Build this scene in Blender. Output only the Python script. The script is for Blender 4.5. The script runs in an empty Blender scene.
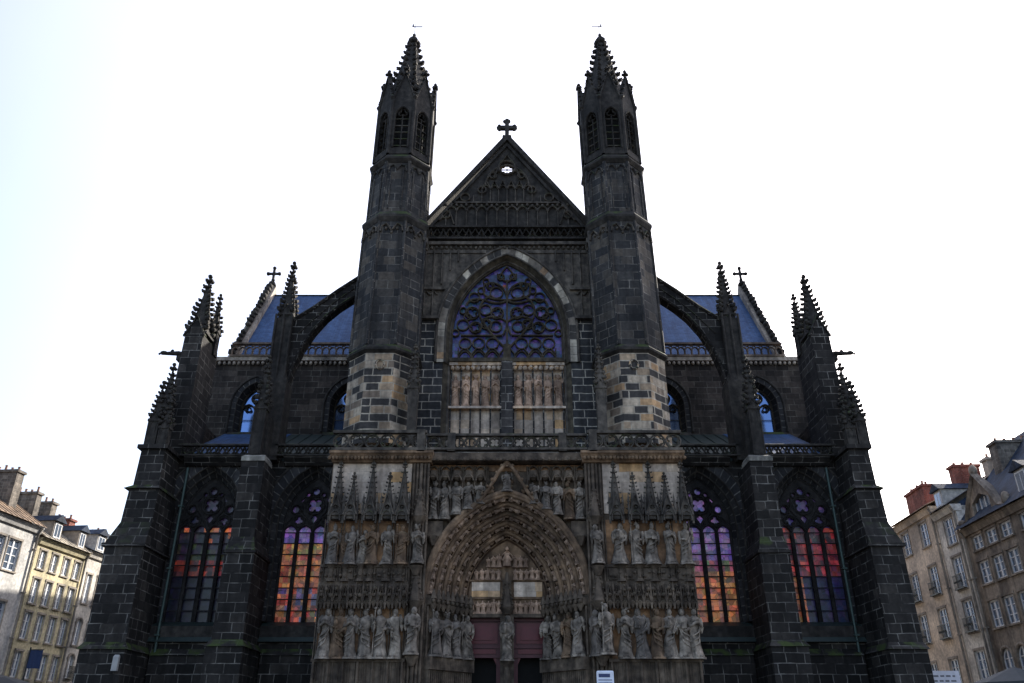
import bpy, math, random
from mathutils import Vector, Matrix
from mathutils.geometry import tessellate_polygon
R = math.radians
rnd = random.Random(7)
S = bpy.context.scene
COL = S.collection

# ------------------------------------------------------------------ camera
cam = bpy.data.cameras.new('camera'); cam_o = bpy.data.objects.new('camera', cam); COL.objects.link(cam_o)
cam.sensor_width = 36; cam.lens = 810 / 1024 * 36; cam.shift_x = 5 / 1024
cam.clip_start = 0.1; cam.clip_end = 5000
cam_o.location = (0, 0, 1.65); cam_o.rotation_euler = (R(90) + math.atan(.494), 0, 0)
S.camera = cam_o
# ------------------------------------------------------------------ sky and sun
SUN_AZ, SUN_EL = 43, 31          # azimuth clockwise from +Y
W = bpy.data.worlds.new('World'); S.world = W; W.use_nodes = True
nt = W.node_tree; bg = nt.nodes['Background']
sky = nt.nodes.new('ShaderNodeTexSky'); sky.sky_type = 'NISHITA'; sky.sun_disc = False
sky.sun_elevation = R(SUN_EL); sky.sun_rotation = R(SUN_AZ); sky.air_density = 1.0; sky.dust_density = 2.2; sky.ozone_density = 1.5
# thin bright veil of high cloud, brightest round the sun (direction based, the same from anywhere)
tcw = nt.nodes.new('ShaderNodeTexCoord'); dp = nt.nodes.new('ShaderNodeVectorMath'); dp.operation = 'DOT_PRODUCT'
dp.inputs[1].default_value = (math.sin(R(SUN_AZ)) * math.cos(R(SUN_EL)), math.cos(R(SUN_AZ)) * math.cos(R(SUN_EL)), math.sin(R(SUN_EL))); nt.links.new(tcw.outputs['Generated'], dp.inputs[0])
wr = nt.nodes.new('ShaderNodeMapRange'); wr.interpolation_type = 'SMOOTHSTEP'; wr.inputs[1].default_value = .05; wr.inputs[2].default_value = .85; wr.inputs[3].default_value = .6; wr.inputs[4].default_value = 3.5; nt.links.new(dp.outputs['Value'], wr.inputs[0])
wn = nt.nodes.new('ShaderNodeTexNoise'); wn.inputs['Scale'].default_value = 1.6; wn.inputs['Detail'].default_value = 5; nt.links.new(tcw.outputs['Generated'], wn.inputs['Vector'])
wm = nt.nodes.new('ShaderNodeMapRange'); wm.inputs[1].default_value = .3; wm.inputs[2].default_value = .7; wm.inputs[3].default_value = .9; wm.inputs[4].default_value = 1.1; nt.links.new(wn.outputs[0], wm.inputs[0])
wx = nt.nodes.new('ShaderNodeMath'); wx.operation = 'MULTIPLY'; nt.links.new(wr.outputs[0], wx.inputs[0]); nt.links.new(wm.outputs[0], wx.inputs[1])
vc = nt.nodes.new('ShaderNodeVectorMath'); vc.operation = 'SCALE'; vc.inputs[0].default_value = (1, .91, .93); nt.links.new(wx.outputs[0], vc.inputs['Scale'])
va = nt.nodes.new('ShaderNodeVectorMath'); va.operation = 'ADD'; nt.links.new(sky.outputs[0], va.inputs[0]); nt.links.new(vc.outputs[0], va.inputs[1])
nt.links.new(va.outputs[0], bg.inputs[0]); bg.inputs[1].default_value = 0.15
sl = bpy.data.lights.new('sun', 'SUN'); sl.energy = 5.0; sl.angle = R(.5); sl.color = (1, .93, .82)
so = bpy.data.objects.new('sun', sl); COL.objects.link(so)
sd = Vector((math.sin(R(SUN_AZ)) * math.cos(R(SUN_EL)), math.cos(R(SUN_AZ)) * math.cos(R(SUN_EL)), math.sin(R(SUN_EL))))
so.rotation_euler = sd.to_track_quat('Z', 'Y').to_euler(); so.location = (60, 80, 80)
S.view_settings.view_transform = 'Standard'; S.view_settings.look = 'None'
S.view_settings.exposure = 0.92; S.view_settings.gamma = 1; S.view_settings.use_curve_mapping = False

# ------------------------------------------------------------------ mesh builder
class MB:
    def __init__(s): s.v = []; s.f = []; s.uv = []; s.mi = []; s.sm = []; s.col = []
    def face(s, pts, uv=None, mi=0, sm=False, col=None):
        n = len(s.v); s.v += [tuple(p) for p in pts]; s.f.append(tuple(range(n, n + len(pts))))
        s.uv.append(uv); s.mi.append(mi); s.sm.append(sm); s.col.append(col)
    def grid(s, rows, closed=False, mi=0, sm=True):
        n = len(s.v); m = len(rows[0])
        for r in rows: s.v += [tuple(p) for p in r]
        for i in range(len(rows) - 1):
            for j in range(m if closed else m - 1):
                k = (j + 1) % m
                s.f.append((n + i * m + j, n + i * m + k, n + (i + 1) * m + k, n + (i + 1) * m + j))
                s.uv.append(None); s.mi.append(mi); s.sm.append(sm); s.col.append(None)
    def box(s, x0, x1, y0, y1, z0, z1, mi=0):
        a = [(x0, y0), (x1, y0), (x1, y1), (x0, y1)]
        for i in range(4):
            p, q = a[i], a[(i + 1) % 4]
            s.face([(p[0], p[1], z0), (q[0], q[1], z0), (q[0], q[1], z1), (p[0], p[1], z1)], mi=mi)
        s.face([(p[0], p[1], z1) for p in a], mi=mi); s.face([(p[0], p[1], z0) for p in reversed(a)], mi=mi)
    def wedge(s, x0, x1, y0, y1, z0, z1, xt0, xt1, yt0, yt1, mi=0):      # frustum-like box, different top rectangle
        b = [(x0, y0, z0), (x1, y0, z0), (x1, y1, z0), (x0, y1, z0)]; t = [(xt0, yt0, z1), (xt1, yt0, z1), (xt1, yt1, z1), (xt0, yt1, z1)]
        for i in range(4):
            j = (i + 1) % 4
            s.face([b[i], b[j], t[j], t[i]], mi=mi)
        s.face(t, mi=mi); s.face(b[::-1], mi=mi)
    def prism(s, pts, y0, y1, holes=(), mi=0, back=True):                # polygon in XZ (counter-clockwise seen from -Y), extruded to +Y
        loops = [list(pts)] + [list(h) for h in holes]
        def area(l): return sum(l[i][0] * l[(i + 1) % len(l)][1] - l[(i + 1) % len(l)][0] * l[i][1] for i in range(len(l)))
        if area(loops[0]) < 0: loops[0].reverse()
        for h in loops[1:]:
            if area(h) > 0: h.reverse()
        flat = [p for l in loops for p in l]
        tris = tessellate_polygon([[Vector((p[0], p[1], 0)) for p in l] for l in loops])
        for t in tris:
            a, b, c = [flat[i] for i in t]
            if (b[0] - a[0]) * (c[1] - a[1]) - (c[0] - a[0]) * (b[1] - a[1]) < 0: b, c = c, b
            s.face([(a[0], y0, a[1]), (b[0], y0, b[1]), (c[0], y0, c[1])], mi=mi)
            if back: s.face([(c[0], y1, c[1]), (b[0], y1, b[1]), (a[0], y1, a[1])], mi=mi)
        for l in loops:
            for i in range(len(l)):
                a, b = l[i], l[(i + 1) % len(l)]
                s.face([(a[0], y0, a[1]), (a[0], y1, a[1]), (b[0], y1, b[1]), (b[0], y0, b[1])], mi=mi)
    def frustum(s, cx, cy, z0, z1, r0, r1, n=8, rot=None, mi=0, sm=False, cap=True):
        rot = math.pi / n if rot is None else rot
        A = [(math.cos(2 * math.pi * i / n + rot - math.pi / 2), math.sin(2 * math.pi * i / n + rot - math.pi / 2)) for i in range(n)]
        for i in range(n):
            a, b = A[i], A[(i + 1) % n]
            q = [(cx + a[0] * r0, cy + a[1] * r0, z0), (cx + b[0] * r0, cy + b[1] * r0, z0)]
            if r1 > 1e-4: q += [(cx + b[0] * r1, cy + b[1] * r1, z1), (cx + a[0] * r1, cy + a[1] * r1, z1)]
            else: q += [(cx, cy, z1)]
            s.face(q, mi=mi, sm=sm)
        if cap:
            if r1 > 1e-4: s.face([(cx + a[0] * r1, cy + a[1] * r1, z1) for a in A], mi=mi)
            s.face([(cx + a[0] * r0, cy + a[1] * r0, z0) for a in reversed(A)], mi=mi)
    def tube(s, pts, r, n=6, mi=0, r2=None):
        pts = [Vector(p) for p in pts]; rows = []; up = None
        for i, p in enumerate(pts):
            d = (pts[min(i + 1, len(pts) - 1)] - pts[max(i - 1, 0)]).normalized()
            a = Vector((0, 1, 0)) if abs(d.y) < .9 else Vector((1, 0, 0))
            u = d.cross(a).normalized(); w = d.cross(u)
            rr = r if r2 is None else r + (r2 - r) * i / (len(pts) - 1)
            rows.append([p + (u * math.cos(2 * math.pi * j / n) + w * math.sin(2 * math.pi * j / n)) * rr for j in range(n)])
        s.grid(rows, closed=True, mi=mi)
        s.face(rows[0], mi=mi); s.face(rows[-1][::-1], mi=mi)
    def ribbon(s, pts, w, y0, y1, closed=False, mi=0):                   # flat bar following a line in XZ
        n = len(pts); L, Rr = [], []
        for i in range(n):
            if closed: p0, p1 = pts[(i - 1) % n], pts[(i + 1) % n]
            else: p0, p1 = pts[max(i - 1, 0)], pts[min(i + 1, n - 1)]
            d = Vector((p1[0] - p0[0], p1[1] - p0[1])); d = d.normalized() if d.length > 1e-6 else Vector((1, 0))
            nx, nz = -d.y, d.x
            L.append((pts[i][0] + nx * w / 2, pts[i][1] + nz * w / 2)); Rr.append((pts[i][0] - nx * w / 2, pts[i][1] - nz * w / 2))
        yc = y0 + min(w * .45, (y1 - y0) / 2)
        for i in range(n if closed else n - 1):
            j = (i + 1) % n
            a, b, c, d = L[i], L[j], Rr[j], Rr[i]
            ma = ((a[0] + d[0]) / 2, (a[1] + d[1]) / 2); mb = ((b[0] + c[0]) / 2, (b[1] + c[1]) / 2)
            s.face([(a[0], yc, a[1]), (ma[0], y0, ma[1]), (mb[0], y0, mb[1]), (b[0], yc, b[1])], mi=mi)
            s.face([(ma[0], y0, ma[1]), (d[0], yc, d[1]), (c[0], yc, c[1]), (mb[0], y0, mb[1])], mi=mi)
            s.face([(a[0], yc, a[1]), (b[0], yc, b[1]), (b[0], y1, b[1]), (a[0], y1, a[1])], mi=mi)
            s.face([(d[0], yc, d[1]), (d[0], y1, d[1]), (c[0], y1, c[1]), (c[0], yc, c[1])], mi=mi)
    def blob(s, c, r, n=6, m=4, jit=0.0, sc=(1, 1, 1), mi=0):
        rows = []
        for i in range(m + 1):
            ph = math.pi * i / m; row = []
            for j in range(n):
                t = 2 * math.pi * j / n + .3; k = 1 + rnd.uniform(-jit, jit)
                q = max(math.sin(ph), .03)
                row.append((c[0] + r * sc[0] * q * math.cos(t) * k, c[1] + r * sc[1] * q * math.sin(t) * k, c[2] + r * sc[2] * math.cos(ph)))
            rows.append(row)
        s.grid(rows[::-1], closed=True, mi=mi)
    def add(s, o, M=None, mi=None):
        n = len(s.v)
        s.v += [tuple(M @ Vector(p)) for p in o.v] if M else o.v
        s.f += [tuple(i + n for i in f) for f in o.f]; s.uv += o.uv; s.sm += o.sm; s.col += o.col
        s.mi += o.mi if mi is None else [mi] * len(o.f)
    def flip(s):                                                          # mirror in x
        s.v = [(-p[0], p[1], p[2]) for p in s.v]; s.f = [tuple(reversed(f)) for f in s.f]
        s.uv = [u[::-1] if u else None for u in s.uv]; return s
    def mesh(s, name, mats):
        me = bpy.data.meshes.new(name); me.from_pydata(s.v, [], s.f)
        for m in mats: me.materials.append(m)
        me.polygons.foreach_set('material_index', s.mi); me.polygons.foreach_set('use_smooth', s.sm)
        ul = me.uv_layers.new(name='UVMap'); V = [Vector(p) for p in s.v]; out = []
        Z = Vector((0, 0, 1))
        for p, uv in zip(me.polygons, s.uv):
            if uv: 
                for q in uv: out += [q[0], q[1]]
                continue
            nn = p.normal
            t = Z.cross(nn); t = t.normalized() if t.length > .15 else Vector((1, 0, 0)); b = nn.cross(t)
            for i in p.vertices: out += [V[i].dot(t), V[i].dot(b)]
        ul.data.foreach_set('uv', out)
        if any(c is not None for c in s.col):
            ca = me.color_attributes.new('pane', 'FLOAT_COLOR', 'CORNER'); o2 = []
            for p, c in zip(me.polygons, s.col):
                o2 += list((c or (0, 0, 0)) + (1,)) * len(p.vertices)
            ca.data.foreach_set('color', o2)
        me.update(); return me

def obj(name, mb, mats, parent=None, loc=None, rotz=0, label=None):
    if not isinstance(mats, (list, tuple)): mats = [mats]
    me = mb if isinstance(mb, bpy.types.Mesh) else mb.mesh(name, mats)
    o = bpy.data.objects.new(name, me); COL.objects.link(o)
    if parent: o.parent = parent
    if loc: o.location = loc
    o.rotation_euler = (0, 0, rotz)
    if label: o['label'] = label
    return o
def empty(name, loc, label, cat, rotz=0, group=None):
    o = bpy.data.objects.new(name, None); COL.objects.link(o); o.location = loc; o.rotation_euler = (0, 0, rotz)
    o['label'] = label; o['category'] = cat
    if group: o['group'] = group
    return o
def tag(o, label, cat, group=None):
    o['label'] = label; o['category'] = cat
    if group: o['group'] = group
    return o
def struct(name, mb, m):
    o = obj(name, mb, m); o['kind'] = 'structure'; return o

# ------------------------------------------------------------------ materials
def newmat(name):
    m = bpy.data.materials.new(name); m.use_nodes = True
    return m, m.node_tree, m.node_tree.nodes['Principled BSDF']
def N(nt, t, **k):
    n = nt.nodes.new(t)
    for a, b in k.items(): setattr(n, a, b)
    return n
def ramp(nt, src, stops, const=False):
    r = N(nt, 'ShaderNodeValToRGB'); e = r.color_ramp.elements
    if const: r.color_ramp.interpolation = 'CONSTANT'
    while len(e) < len(stops): e.new(.5)
    for x, (p, c) in zip(e, stops): x.position = p; x.color = tuple(c) + (1,) if len(c) == 3 else c
    nt.links.new(src, r.inputs[0]); return r.outputs[0]
def mix(nt, fac, a, b, mode='MIX'):
    m = N(nt, 'ShaderNodeMix', data_type='RGBA', blend_type=mode)
    for s, v in ((0, fac), (6, a), (7, b)):
        if hasattr(v, 'is_output'): nt.links.new(v, m.inputs[s])
        else: m.inputs[s].default_value = v if s == 0 else tuple(v) + (1,)
    return m.outputs[2]
def noise(nt, vec, sc, det=4, out=0):
    n = N(nt, 'ShaderNodeTexNoise'); n.inputs['Scale'].default_value = sc; n.inputs['Detail'].default_value = det
    nt.links.new(vec, n.inputs['Vector']); return n.outputs[out]
def finish(nt, bs, col, bumpsrc=None, bstr=.4, bd=.03, rough=.85, moss=.0, mosscol=(.04, .06, .014), sc=1.6, streak=True):
    tc = N(nt, 'ShaderNodeNewGeometry')
    st = ramp(nt, noise(nt, tc.outputs['Position'], .55, 6), [(.3, (.55, .55, .56)), (.7, (1.35, 1.32, 1.25))])
    col = mix(nt, 1.0, col, st, 'MULTIPLY')
    st2 = ramp(nt, noise(nt, tc.outputs['Position'], 5.5, 5), [(.3, (.72, .72, .72)), (.72, (1.25, 1.25, 1.25))])
    col = mix(nt, 1.0, col, st2, 'MULTIPLY')
    sm = N(nt, 'ShaderNodeMapping'); sm.inputs['Scale'].default_value = (2.6, 2.6, .22); nt.links.new(tc.outputs['Position'], sm.inputs[0])
    if streak: col = mix(nt, 1.0, col, ramp(nt, noise(nt, sm.outputs[0], 1.0, 4), [(.35, (.6, .59, .58)), (.62, (1.12, 1.12, 1.1))]), 'MULTIPLY')   # rain streaks
    if moss:                                            # moss growing on ledges and slopes that face up
        g = N(nt, 'ShaderNodeNewGeometry'); sp = N(nt, 'ShaderNodeSeparateXYZ'); nt.links.new(g.outputs['True Normal'], sp.inputs[0])
        up = N(nt, 'ShaderNodeMapRange'); up.inputs[1].default_value = .3; up.inputs[2].default_value = .5; nt.links.new(sp.outputs[2], up.inputs[0])
        nz = ramp(nt, noise(nt, tc.outputs['Position'], sc, 4), [(.46, (0, 0, 0)), (.6, (1, 1, 1))])
        ml = N(nt, 'ShaderNodeMath', operation='MULTIPLY'); nt.links.new(up.outputs[0], ml.inputs[0]); nt.links.new(nz, ml.inputs[1])
        m2 = N(nt, 'ShaderNodeMath', operation='MULTIPLY'); nt.links.new(ml.outputs[0], m2.inputs[0]); m2.inputs[1].default_value = moss
        col = mix(nt, m2.outputs[0], col, mosscol)
    nt.links.new(col, bs.inputs['Base Color']); bs.inputs['Roughness'].default_value = rough
    bs.inputs['Specular IOR Level'].default_value = .3
    b = N(nt, 'ShaderNodeBump'); b.inputs['Strength'].default_value = bstr; b.inputs['Distance'].default_value = bd
    hn = noise(nt, tc.outputs['Position'], 9, 5)
    if bumpsrc is not None:
        ad = N(nt, 'ShaderNodeMath', operation='MULTIPLY_ADD'); nt.links.new(hn, ad.inputs[0]); ad.inputs[1].default_value = .5; nt.links.new(bumpsrc, ad.inputs[2]); hn = ad.outputs[0]
    nt.links.new(hn, b.inputs['Height']); nt.links.new(b.outputs[0], bs.inputs['Normal'])
def masonry(name, stops, mortar, bw=1.1, bh=.52, ms=.02, const=False, mvis=(.35, .6), moss=.9, seed=0.0, rough=.85):
    m, nt, bs = newmat(name); uv = N(nt, 'ShaderNodeUVMap')
    mp = N(nt, 'ShaderNodeMapping'); mp.inputs['Location'].default_value = (seed, seed * .37, 0); nt.links.new(uv.outputs[0], mp.inputs[0])
    # slight wobble so that courses are not ruler straight
    nz = noise(nt, mp.outputs[0], 1.3, 2, out=1)
    vm = N(nt, 'ShaderNodeVectorMath', operation='MULTIPLY_ADD'); nt.links.new(nz, vm.inputs[0]); vm.inputs[1].default_value = (.12, .075, 0); nt.links.new(mp.outputs[0], vm.inputs[2])
    br = N(nt, 'ShaderNodeTexBrick'); nt.links.new(vm.outputs[0], br.inputs['Vector'])
    br.inputs['Color1'].default_value = (0, 0, 0, 1); br.inputs['Color2'].default_value = (1, 1, 1, 1); br.inputs['Mortar'].default_value = (.5, .5, .5, 1)
    br.inputs['Scale'].default_value = 1; br.inputs['Mortar Size'].default_value = ms; br.inputs['Mortar Smooth'].default_value = .3
    br.inputs['Brick Width'].default_value = bw; br.inputs['Row Height'].default_value = bh; br.offset = .5; br.squash = .72; br.squash_frequency = 3
    base = ramp(nt, br.outputs['Color'], stops, const)
    vis = ramp(nt, noise(nt, mp.outputs[0], 1.1, 3), [(mvis[0], (0, 0, 0)), (mvis[1], (1, 1, 1))])
    ml = N(nt, 'ShaderNodeMath', operation='MULTIPLY'); nt.links.new(br.outputs['Fac'], ml.inputs[0]); nt.links.new(vis, ml.inputs[1])
    col = mix(nt, ml.outputs[0], base, mortar)
    inv = N(nt, 'ShaderNodeMath', operation='SUBTRACT'); inv.inputs[0].default_value = 1; nt.links.new(br.outputs['Fac'], inv.inputs[1])
    finish(nt, bs, col, inv.outputs[0], .6, .03, rough, moss); return m
def stone(name, c1, c2, moss=.0, sc=3.0, rough=.85, vcol=None):
    m, nt, bs = newmat(name); tc = N(nt, 'ShaderNodeNewGeometry')
    col = ramp(nt, noise(nt, tc.outputs['Position'], sc, 5), [(.3, c1), (.7, c2)])
    finish(nt, bs, col, None, .5, .04, rough, moss); return m
def plain(name, c, rough=.6, metal=0.0, var=.12, sc=4):
    m, nt, bs = newmat(name); tc = N(nt, 'ShaderNodeTexCoord')
    col = ramp(nt, noise(nt, tc.outputs['Object'], sc, 4), [(.3, tuple(x * (1 - var) for x in c)), (.7, tuple(min(1, x * (1 + var)) for x in c))])
    nt.links.new(col, bs.inputs['Base Color']); bs.inputs['Roughness'].default_value = rough; bs.inputs['Metallic'].default_value = metal
    return m
DK = [(0, (.007, .0065, .0065)), (.35, (.0145, .0135, .0138)), (.7, (.023, .021, .021)), (1, (.041, .037, .035))]
M = {}
M['dark'] = masonry('dark_basalt_masonry', DK, (.2, .195, .19), bw=.85, bh=.44, ms=.022, mvis=(.36, .6))
M['dark2'] = masonry('dark_basalt_pier_masonry', DK, (.18, .175, .17), bw=.78, bh=.42, ms=.022, mvis=(.38, .62), seed=3.3)
M['centre'] = masonry('grey_basalt_wall', [(0, (.022, .022, .026)), (1, (.063, .059, .06))], (.28, .27, .26), bw=.95, bh=.46, mvis=(.3, .5), seed=8.1)
M['clere'] = masonry('brown_basalt_clerestory', [(0, (.022, .018, .017)), (1, (.075, .062, .056))], (.14, .13, .12), bw=.8, bh=.38, mvis=(.35, .6), seed=5.2)
M['turret'] = masonry('turret_masonry', [(0, (.024, .025, .029)), (.6, (.046, .045, .047)), (1, (.092, .08, .07))], (.2, .19, .18), bw=.85, bh=.5, mvis=(.4, .62), seed=1.7)
M['pied'] = masonry('mixed_pale_and_dark_masonry', [(0, (.05, .047, .048)), (.45, (.34, .26, .19)), (.6, (.44, .37, .3)), (.78, (.44, .29, .17)), (.86, (.2, .16, .13))], (.38, .34, .29), bw=.95, bh=.41, ms=.035, const=True, mvis=(.0, .1), seed=2.9)
M['flank'] = masonry('dark_blocks_white_joints', [(0, (.024, .027, .034)), (1, (.055, .056, .062))], (.4, .38, .35), bw=1.0, bh=.46, ms=.03, mvis=(.2, .4), seed=4.4)
M['voussoir'] = masonry('dark_voussoirs', [(0, (.016, .017, .021)), (1, (.045, .045, .05))], (.13, .13, .128), bw=.55, bh=.66, ms=.03, mvis=(.3, .55))
M['vouspale'] = masonry('mixed_pale_voussoirs', [(0, (.05, .047, .046)), (.35, (.24, .21, .18)), (.6, (.46, .42, .36)), (.93, (.4, .27, .17))], (.2, .19, .18), bw=.62, bh=.7, ms=.02, const=True, mvis=(.0, .1), seed=6.0)
M['trim'] = stone('dark_carved_stone', (.017, .016, .016), (.056, .051, .048), moss=.8)
M['trim2'] = stone('grey_carved_stone', (.043, .039, .037), (.13, .115, .102), moss=.85)
M['cream'] = stone('pale_limestone', (.24, .21, .19), (.44, .38, .33), sc=1.2)
M['creambrown'] = stone('stained_brown_limestone', (.07, .055, .045), (.2, .15, .12), sc=1.6)
M['whitecap'] = stone('white_capstone', (.14, .14, .13), (.34, .33, .31))
M['portal'] = stone('brown_portal_stone', (.1, .068, .048), (.27, .185, .125), sc=2.2, moss=.3)
M['portalwarm'] = stone('warm_portal_stone', (.16, .11, .08), (.42, .24, .13), sc=1.4)
M['palepanel'] = masonry('pale_plaster_like_panel', [(0, (.5, .42, .37)), (.6, (.62, .53, .46)), (.93, (.6, .38, .2))], (.4, .34, .28), 1.1, .5, .006, mvis=(0, .3), moss=0, seed=3.0)
M['portalgrey'] = stone('grey_portal_stone', (.055, .043, .035), (.17, .135, .107), sc=2.6, moss=.2)
M['statue'] = stone('weathered_statue_stone', (.06, .052, .046), (.37, .32, .28), sc=3.5)
M['archfig'] = stone('brown_carved_figures', (.1, .07, .055), (.42, .3, .23), sc=6)
M['cove'] = stone('sooty_portal_stone', (.035, .022, .016), (.12, .07, .045), sc=3)  # archivolt coves, coloured darker than the rolls
M['statue2'] = stone('brownish_statue_stone', (.09, .08, .075), (.25, .22, .2), sc=4)
M['relief'] = stone('ochre_relief_stone', (.25, .17, .13), (.6, .42, .32), sc=1.7)
M['tracery'] = stone('dark_tracery_stone', (.04, .034, .027), (.11, .095, .072), sc=3)
M['traceryblack'] = stone('black_tracery_stone', (.012, .012, .014), (.035, .033, .034), sc=3)
M['black'] = plain('dark_interior', (.006, .006, .006), .9)
M['lead'] = plain('dark_metal', (.03, .035, .035), .5, .5)
M['pipe'] = plain('green_grey_drainpipe_metal', (.05, .08, .075), .5, .4)
M['slate'] = None
m, nt, bs = newmat('blue_slate_roof'); uv = N(nt, 'ShaderNodeUVMap')
br = N(nt, 'ShaderNodeTexBrick'); nt.links.new(uv.outputs[0], br.inputs['Vector']); br.inputs['Scale'].default_value = 1
br.inputs['Color1'].default_value = (.02, .055, .14, 1); br.inputs['Color2'].default_value = (.04, .09, .2, 1); br.inputs['Mortar'].default_value = (.02, .03, .05, 1)
br.inputs['Mortar Size'].default_value = .008; br.inputs['Brick Width'].default_value = .32; br.inputs['Row Height'].default_value = .2
tc = N(nt, 'ShaderNodeTexCoord'); mp = N(nt, 'ShaderNodeMapping'); mp.inputs['Scale'].default_value = (2.2, .25, .25); nt.links.new(tc.outputs['Object'], mp.inputs[0])
col = mix(nt, 1.0, br.outputs['Color'], ramp(nt, noise(nt, mp.outputs[0], 1.5, 5), [(.3, (.75, .75, .78)), (.7, (1.3, 1.3, 1.3))]), 'MULTIPLY')
nt.links.new(col, bs.inputs['Base Color']); bs.inputs['Roughness'].default_value = .6; bs.inputs['Specular IOR Level'].default_value = .25
b = N(nt, 'ShaderNodeBump'); b.inputs['Strength'].default_value = .4; b.inputs['Distance'].default_value = .02; nt.links.new(br.outputs['Fac'], b.inputs['Height']); b.invert = True; nt.links.new(b.outputs[0], bs.inputs['Normal'])
M['slate'] = m
M['copper'] = plain('green_blue_lead_roofing', (.02, .035, .033), .5, .2)
def stained(name, e):
    m, nt, bs = newmat(name); at = N(nt, 'ShaderNodeVertexColor'); at.layer_name = 'pane'
    tc = N(nt, 'ShaderNodeTexCoord'); vo = N(nt, 'ShaderNodeTexVoronoi'); vo.inputs['Scale'].default_value = 4.2; nt.links.new(tc.outputs['Object'], vo.inputs['Vector'])
    vd = N(nt, 'ShaderNodeTexVoronoi', feature='DISTANCE_TO_EDGE'); vd.inputs['Scale'].default_value = 4.2; nt.links.new(tc.outputs['Object'], vd.inputs['Vector'])
    hs = N(nt, 'ShaderNodeSeparateColor'); nt.links.new(vo.outputs['Color'], hs.inputs[0])
    fac = ramp(nt, hs.outputs[0], [(0, (.45, .5, .55)), (.5, (.9, .9, .95)), (1, (1.35, 1.25, 1.2))])
    c = mix(nt, 1.0, at.outputs[0], fac, 'MULTIPLY')
    c = mix(nt, .25, c, mix(nt, 1.0, vo.outputs['Color'], at.outputs[0], 'MULTIPLY'))
    ln = ramp(nt, vd.outputs['Distance'], [(.0, (.15, .15, .15)), (.05, (1, 1, 1))])
    c = mix(nt, 1.0, c, ln, 'MULTIPLY')
    nt.links.new(mix(nt, .5, c, (.004, .004, .006)), bs.inputs['Base Color']); nt.links.new(c, bs.inputs['Emission Color']); bs.inputs['Emission Strength'].default_value = e
    bs.inputs['Roughness'].default_value = .35; return m
M['glass_lit'] = stained('backlit_stained_glass', .22)
m, nt, bs = newmat('sky_reflecting_window_glass'); bs.inputs['Base Color'].default_value = (.05, .09, .2, 1); bs.inputs['Roughness'].default_value = .08; bs.inputs['Metallic'].default_value = .75; M['skyglass'] = m
bs.inputs['Base Color'].default_value = (.16, .26, .5, 1)
m, nt, bs = newmat('house_window_glass'); bs.inputs['Base Color'].default_value = (.2, .26, .36, 1); bs.inputs['Metallic'].default_value = .6; bs.inputs['Roughness'].default_value = .12; M['glass'] = m
M['door'] = plain('crimson_painted_wood', (.11, .004, .012), .45)
M['door2'] = plain('dark_crimson_frame', (.07, .008, .016), .5)

# ------------------------------------------------------------------ arch helpers
def arch(cx, zs, w, Rr, n=12, zb=None):
    a0 = math.acos(max(-1, min(1, (Rr - w) / Rr))); L = []
    for i in range(n + 1):
        a = a0 * i / n
        L.append((cx - w + Rr - Rr * math.cos(a), zs + Rr * math.sin(a)))
    pts = L + [(2 * cx - p[0], p[1]) for p in reversed(L[:-1])]
    if zb is not None: pts = [(cx - w, zb)] + pts + [(cx + w, zb)]
    return pts
def arc_R(w, h): return (h * h + w * w) / (2 * w)
def circ(cx, cz, r, n=16, a0=0): return [(cx + r * math.cos(a0 + 2 * math.pi * i / n), cz + r * math.sin(a0 + 2 * math.pi * i / n)) for i in range(n)]
def foil(cx, cz, r, k=4, n=8, a0=0):            # k-lobed outline
    pts = []
    for i in range(k):
        a = a0 + 2 * math.pi * i / k; px, pz = cx + r * .5 * math.cos(a), cz + r * .5 * math.sin(a)
        for j in range(n): 
            b = a - math.pi * .62 + math.pi * 1.24 * j / (n - 1); pts.append((px + r * .45 * math.cos(b), pz + r * .45 * math.sin(b)))
    return pts
def ring_strip(mb, cx, zb, zs, w0, R0, w1, R1, y0, y1, n=14, mi=0):   # a ring face between two concentric arches with uv along the arc
    A = arch(cx, zs, w0, R0, n, zb); B = arch(cx, zs, w1, R1, n, zb); u = 0
    for i in range(len(A) - 1):
        mid0 = ((A[i][0] + B[i][0]) / 2, (A[i][1] + B[i][1]) / 2); mid1 = ((A[i + 1][0] + B[i + 1][0]) / 2, (A[i + 1][1] + B[i + 1][1]) / 2)
        # subdivide the straight legs
        du = math.dist(mid0, mid1); h = math.hypot(A[i][0] - B[i][0], A[i][1] - B[i][1])
        mb.face([(A[i][0], y0, A[i][1]), (B[i][0], y1, B[i][1]), (B[i + 1][0], y1, B[i + 1][1]), (A[i + 1][0], y0, A[i + 1][1])][::-1 if w1 > w0 else 1],
                uv=[(u, .02), (u, .6), (u + du, .6), (u + du, .02)][::-1 if w1 > w0 else 1], mi=mi)
        u += du
def arch_tube(mb, cx, zb, zs, w, Rr, y, r, n=14, mi=0): mb.tube([(p[0], y, p[1]) for p in arch(cx, zs, w, Rr, n, zb)], r, 6, mi)

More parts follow.
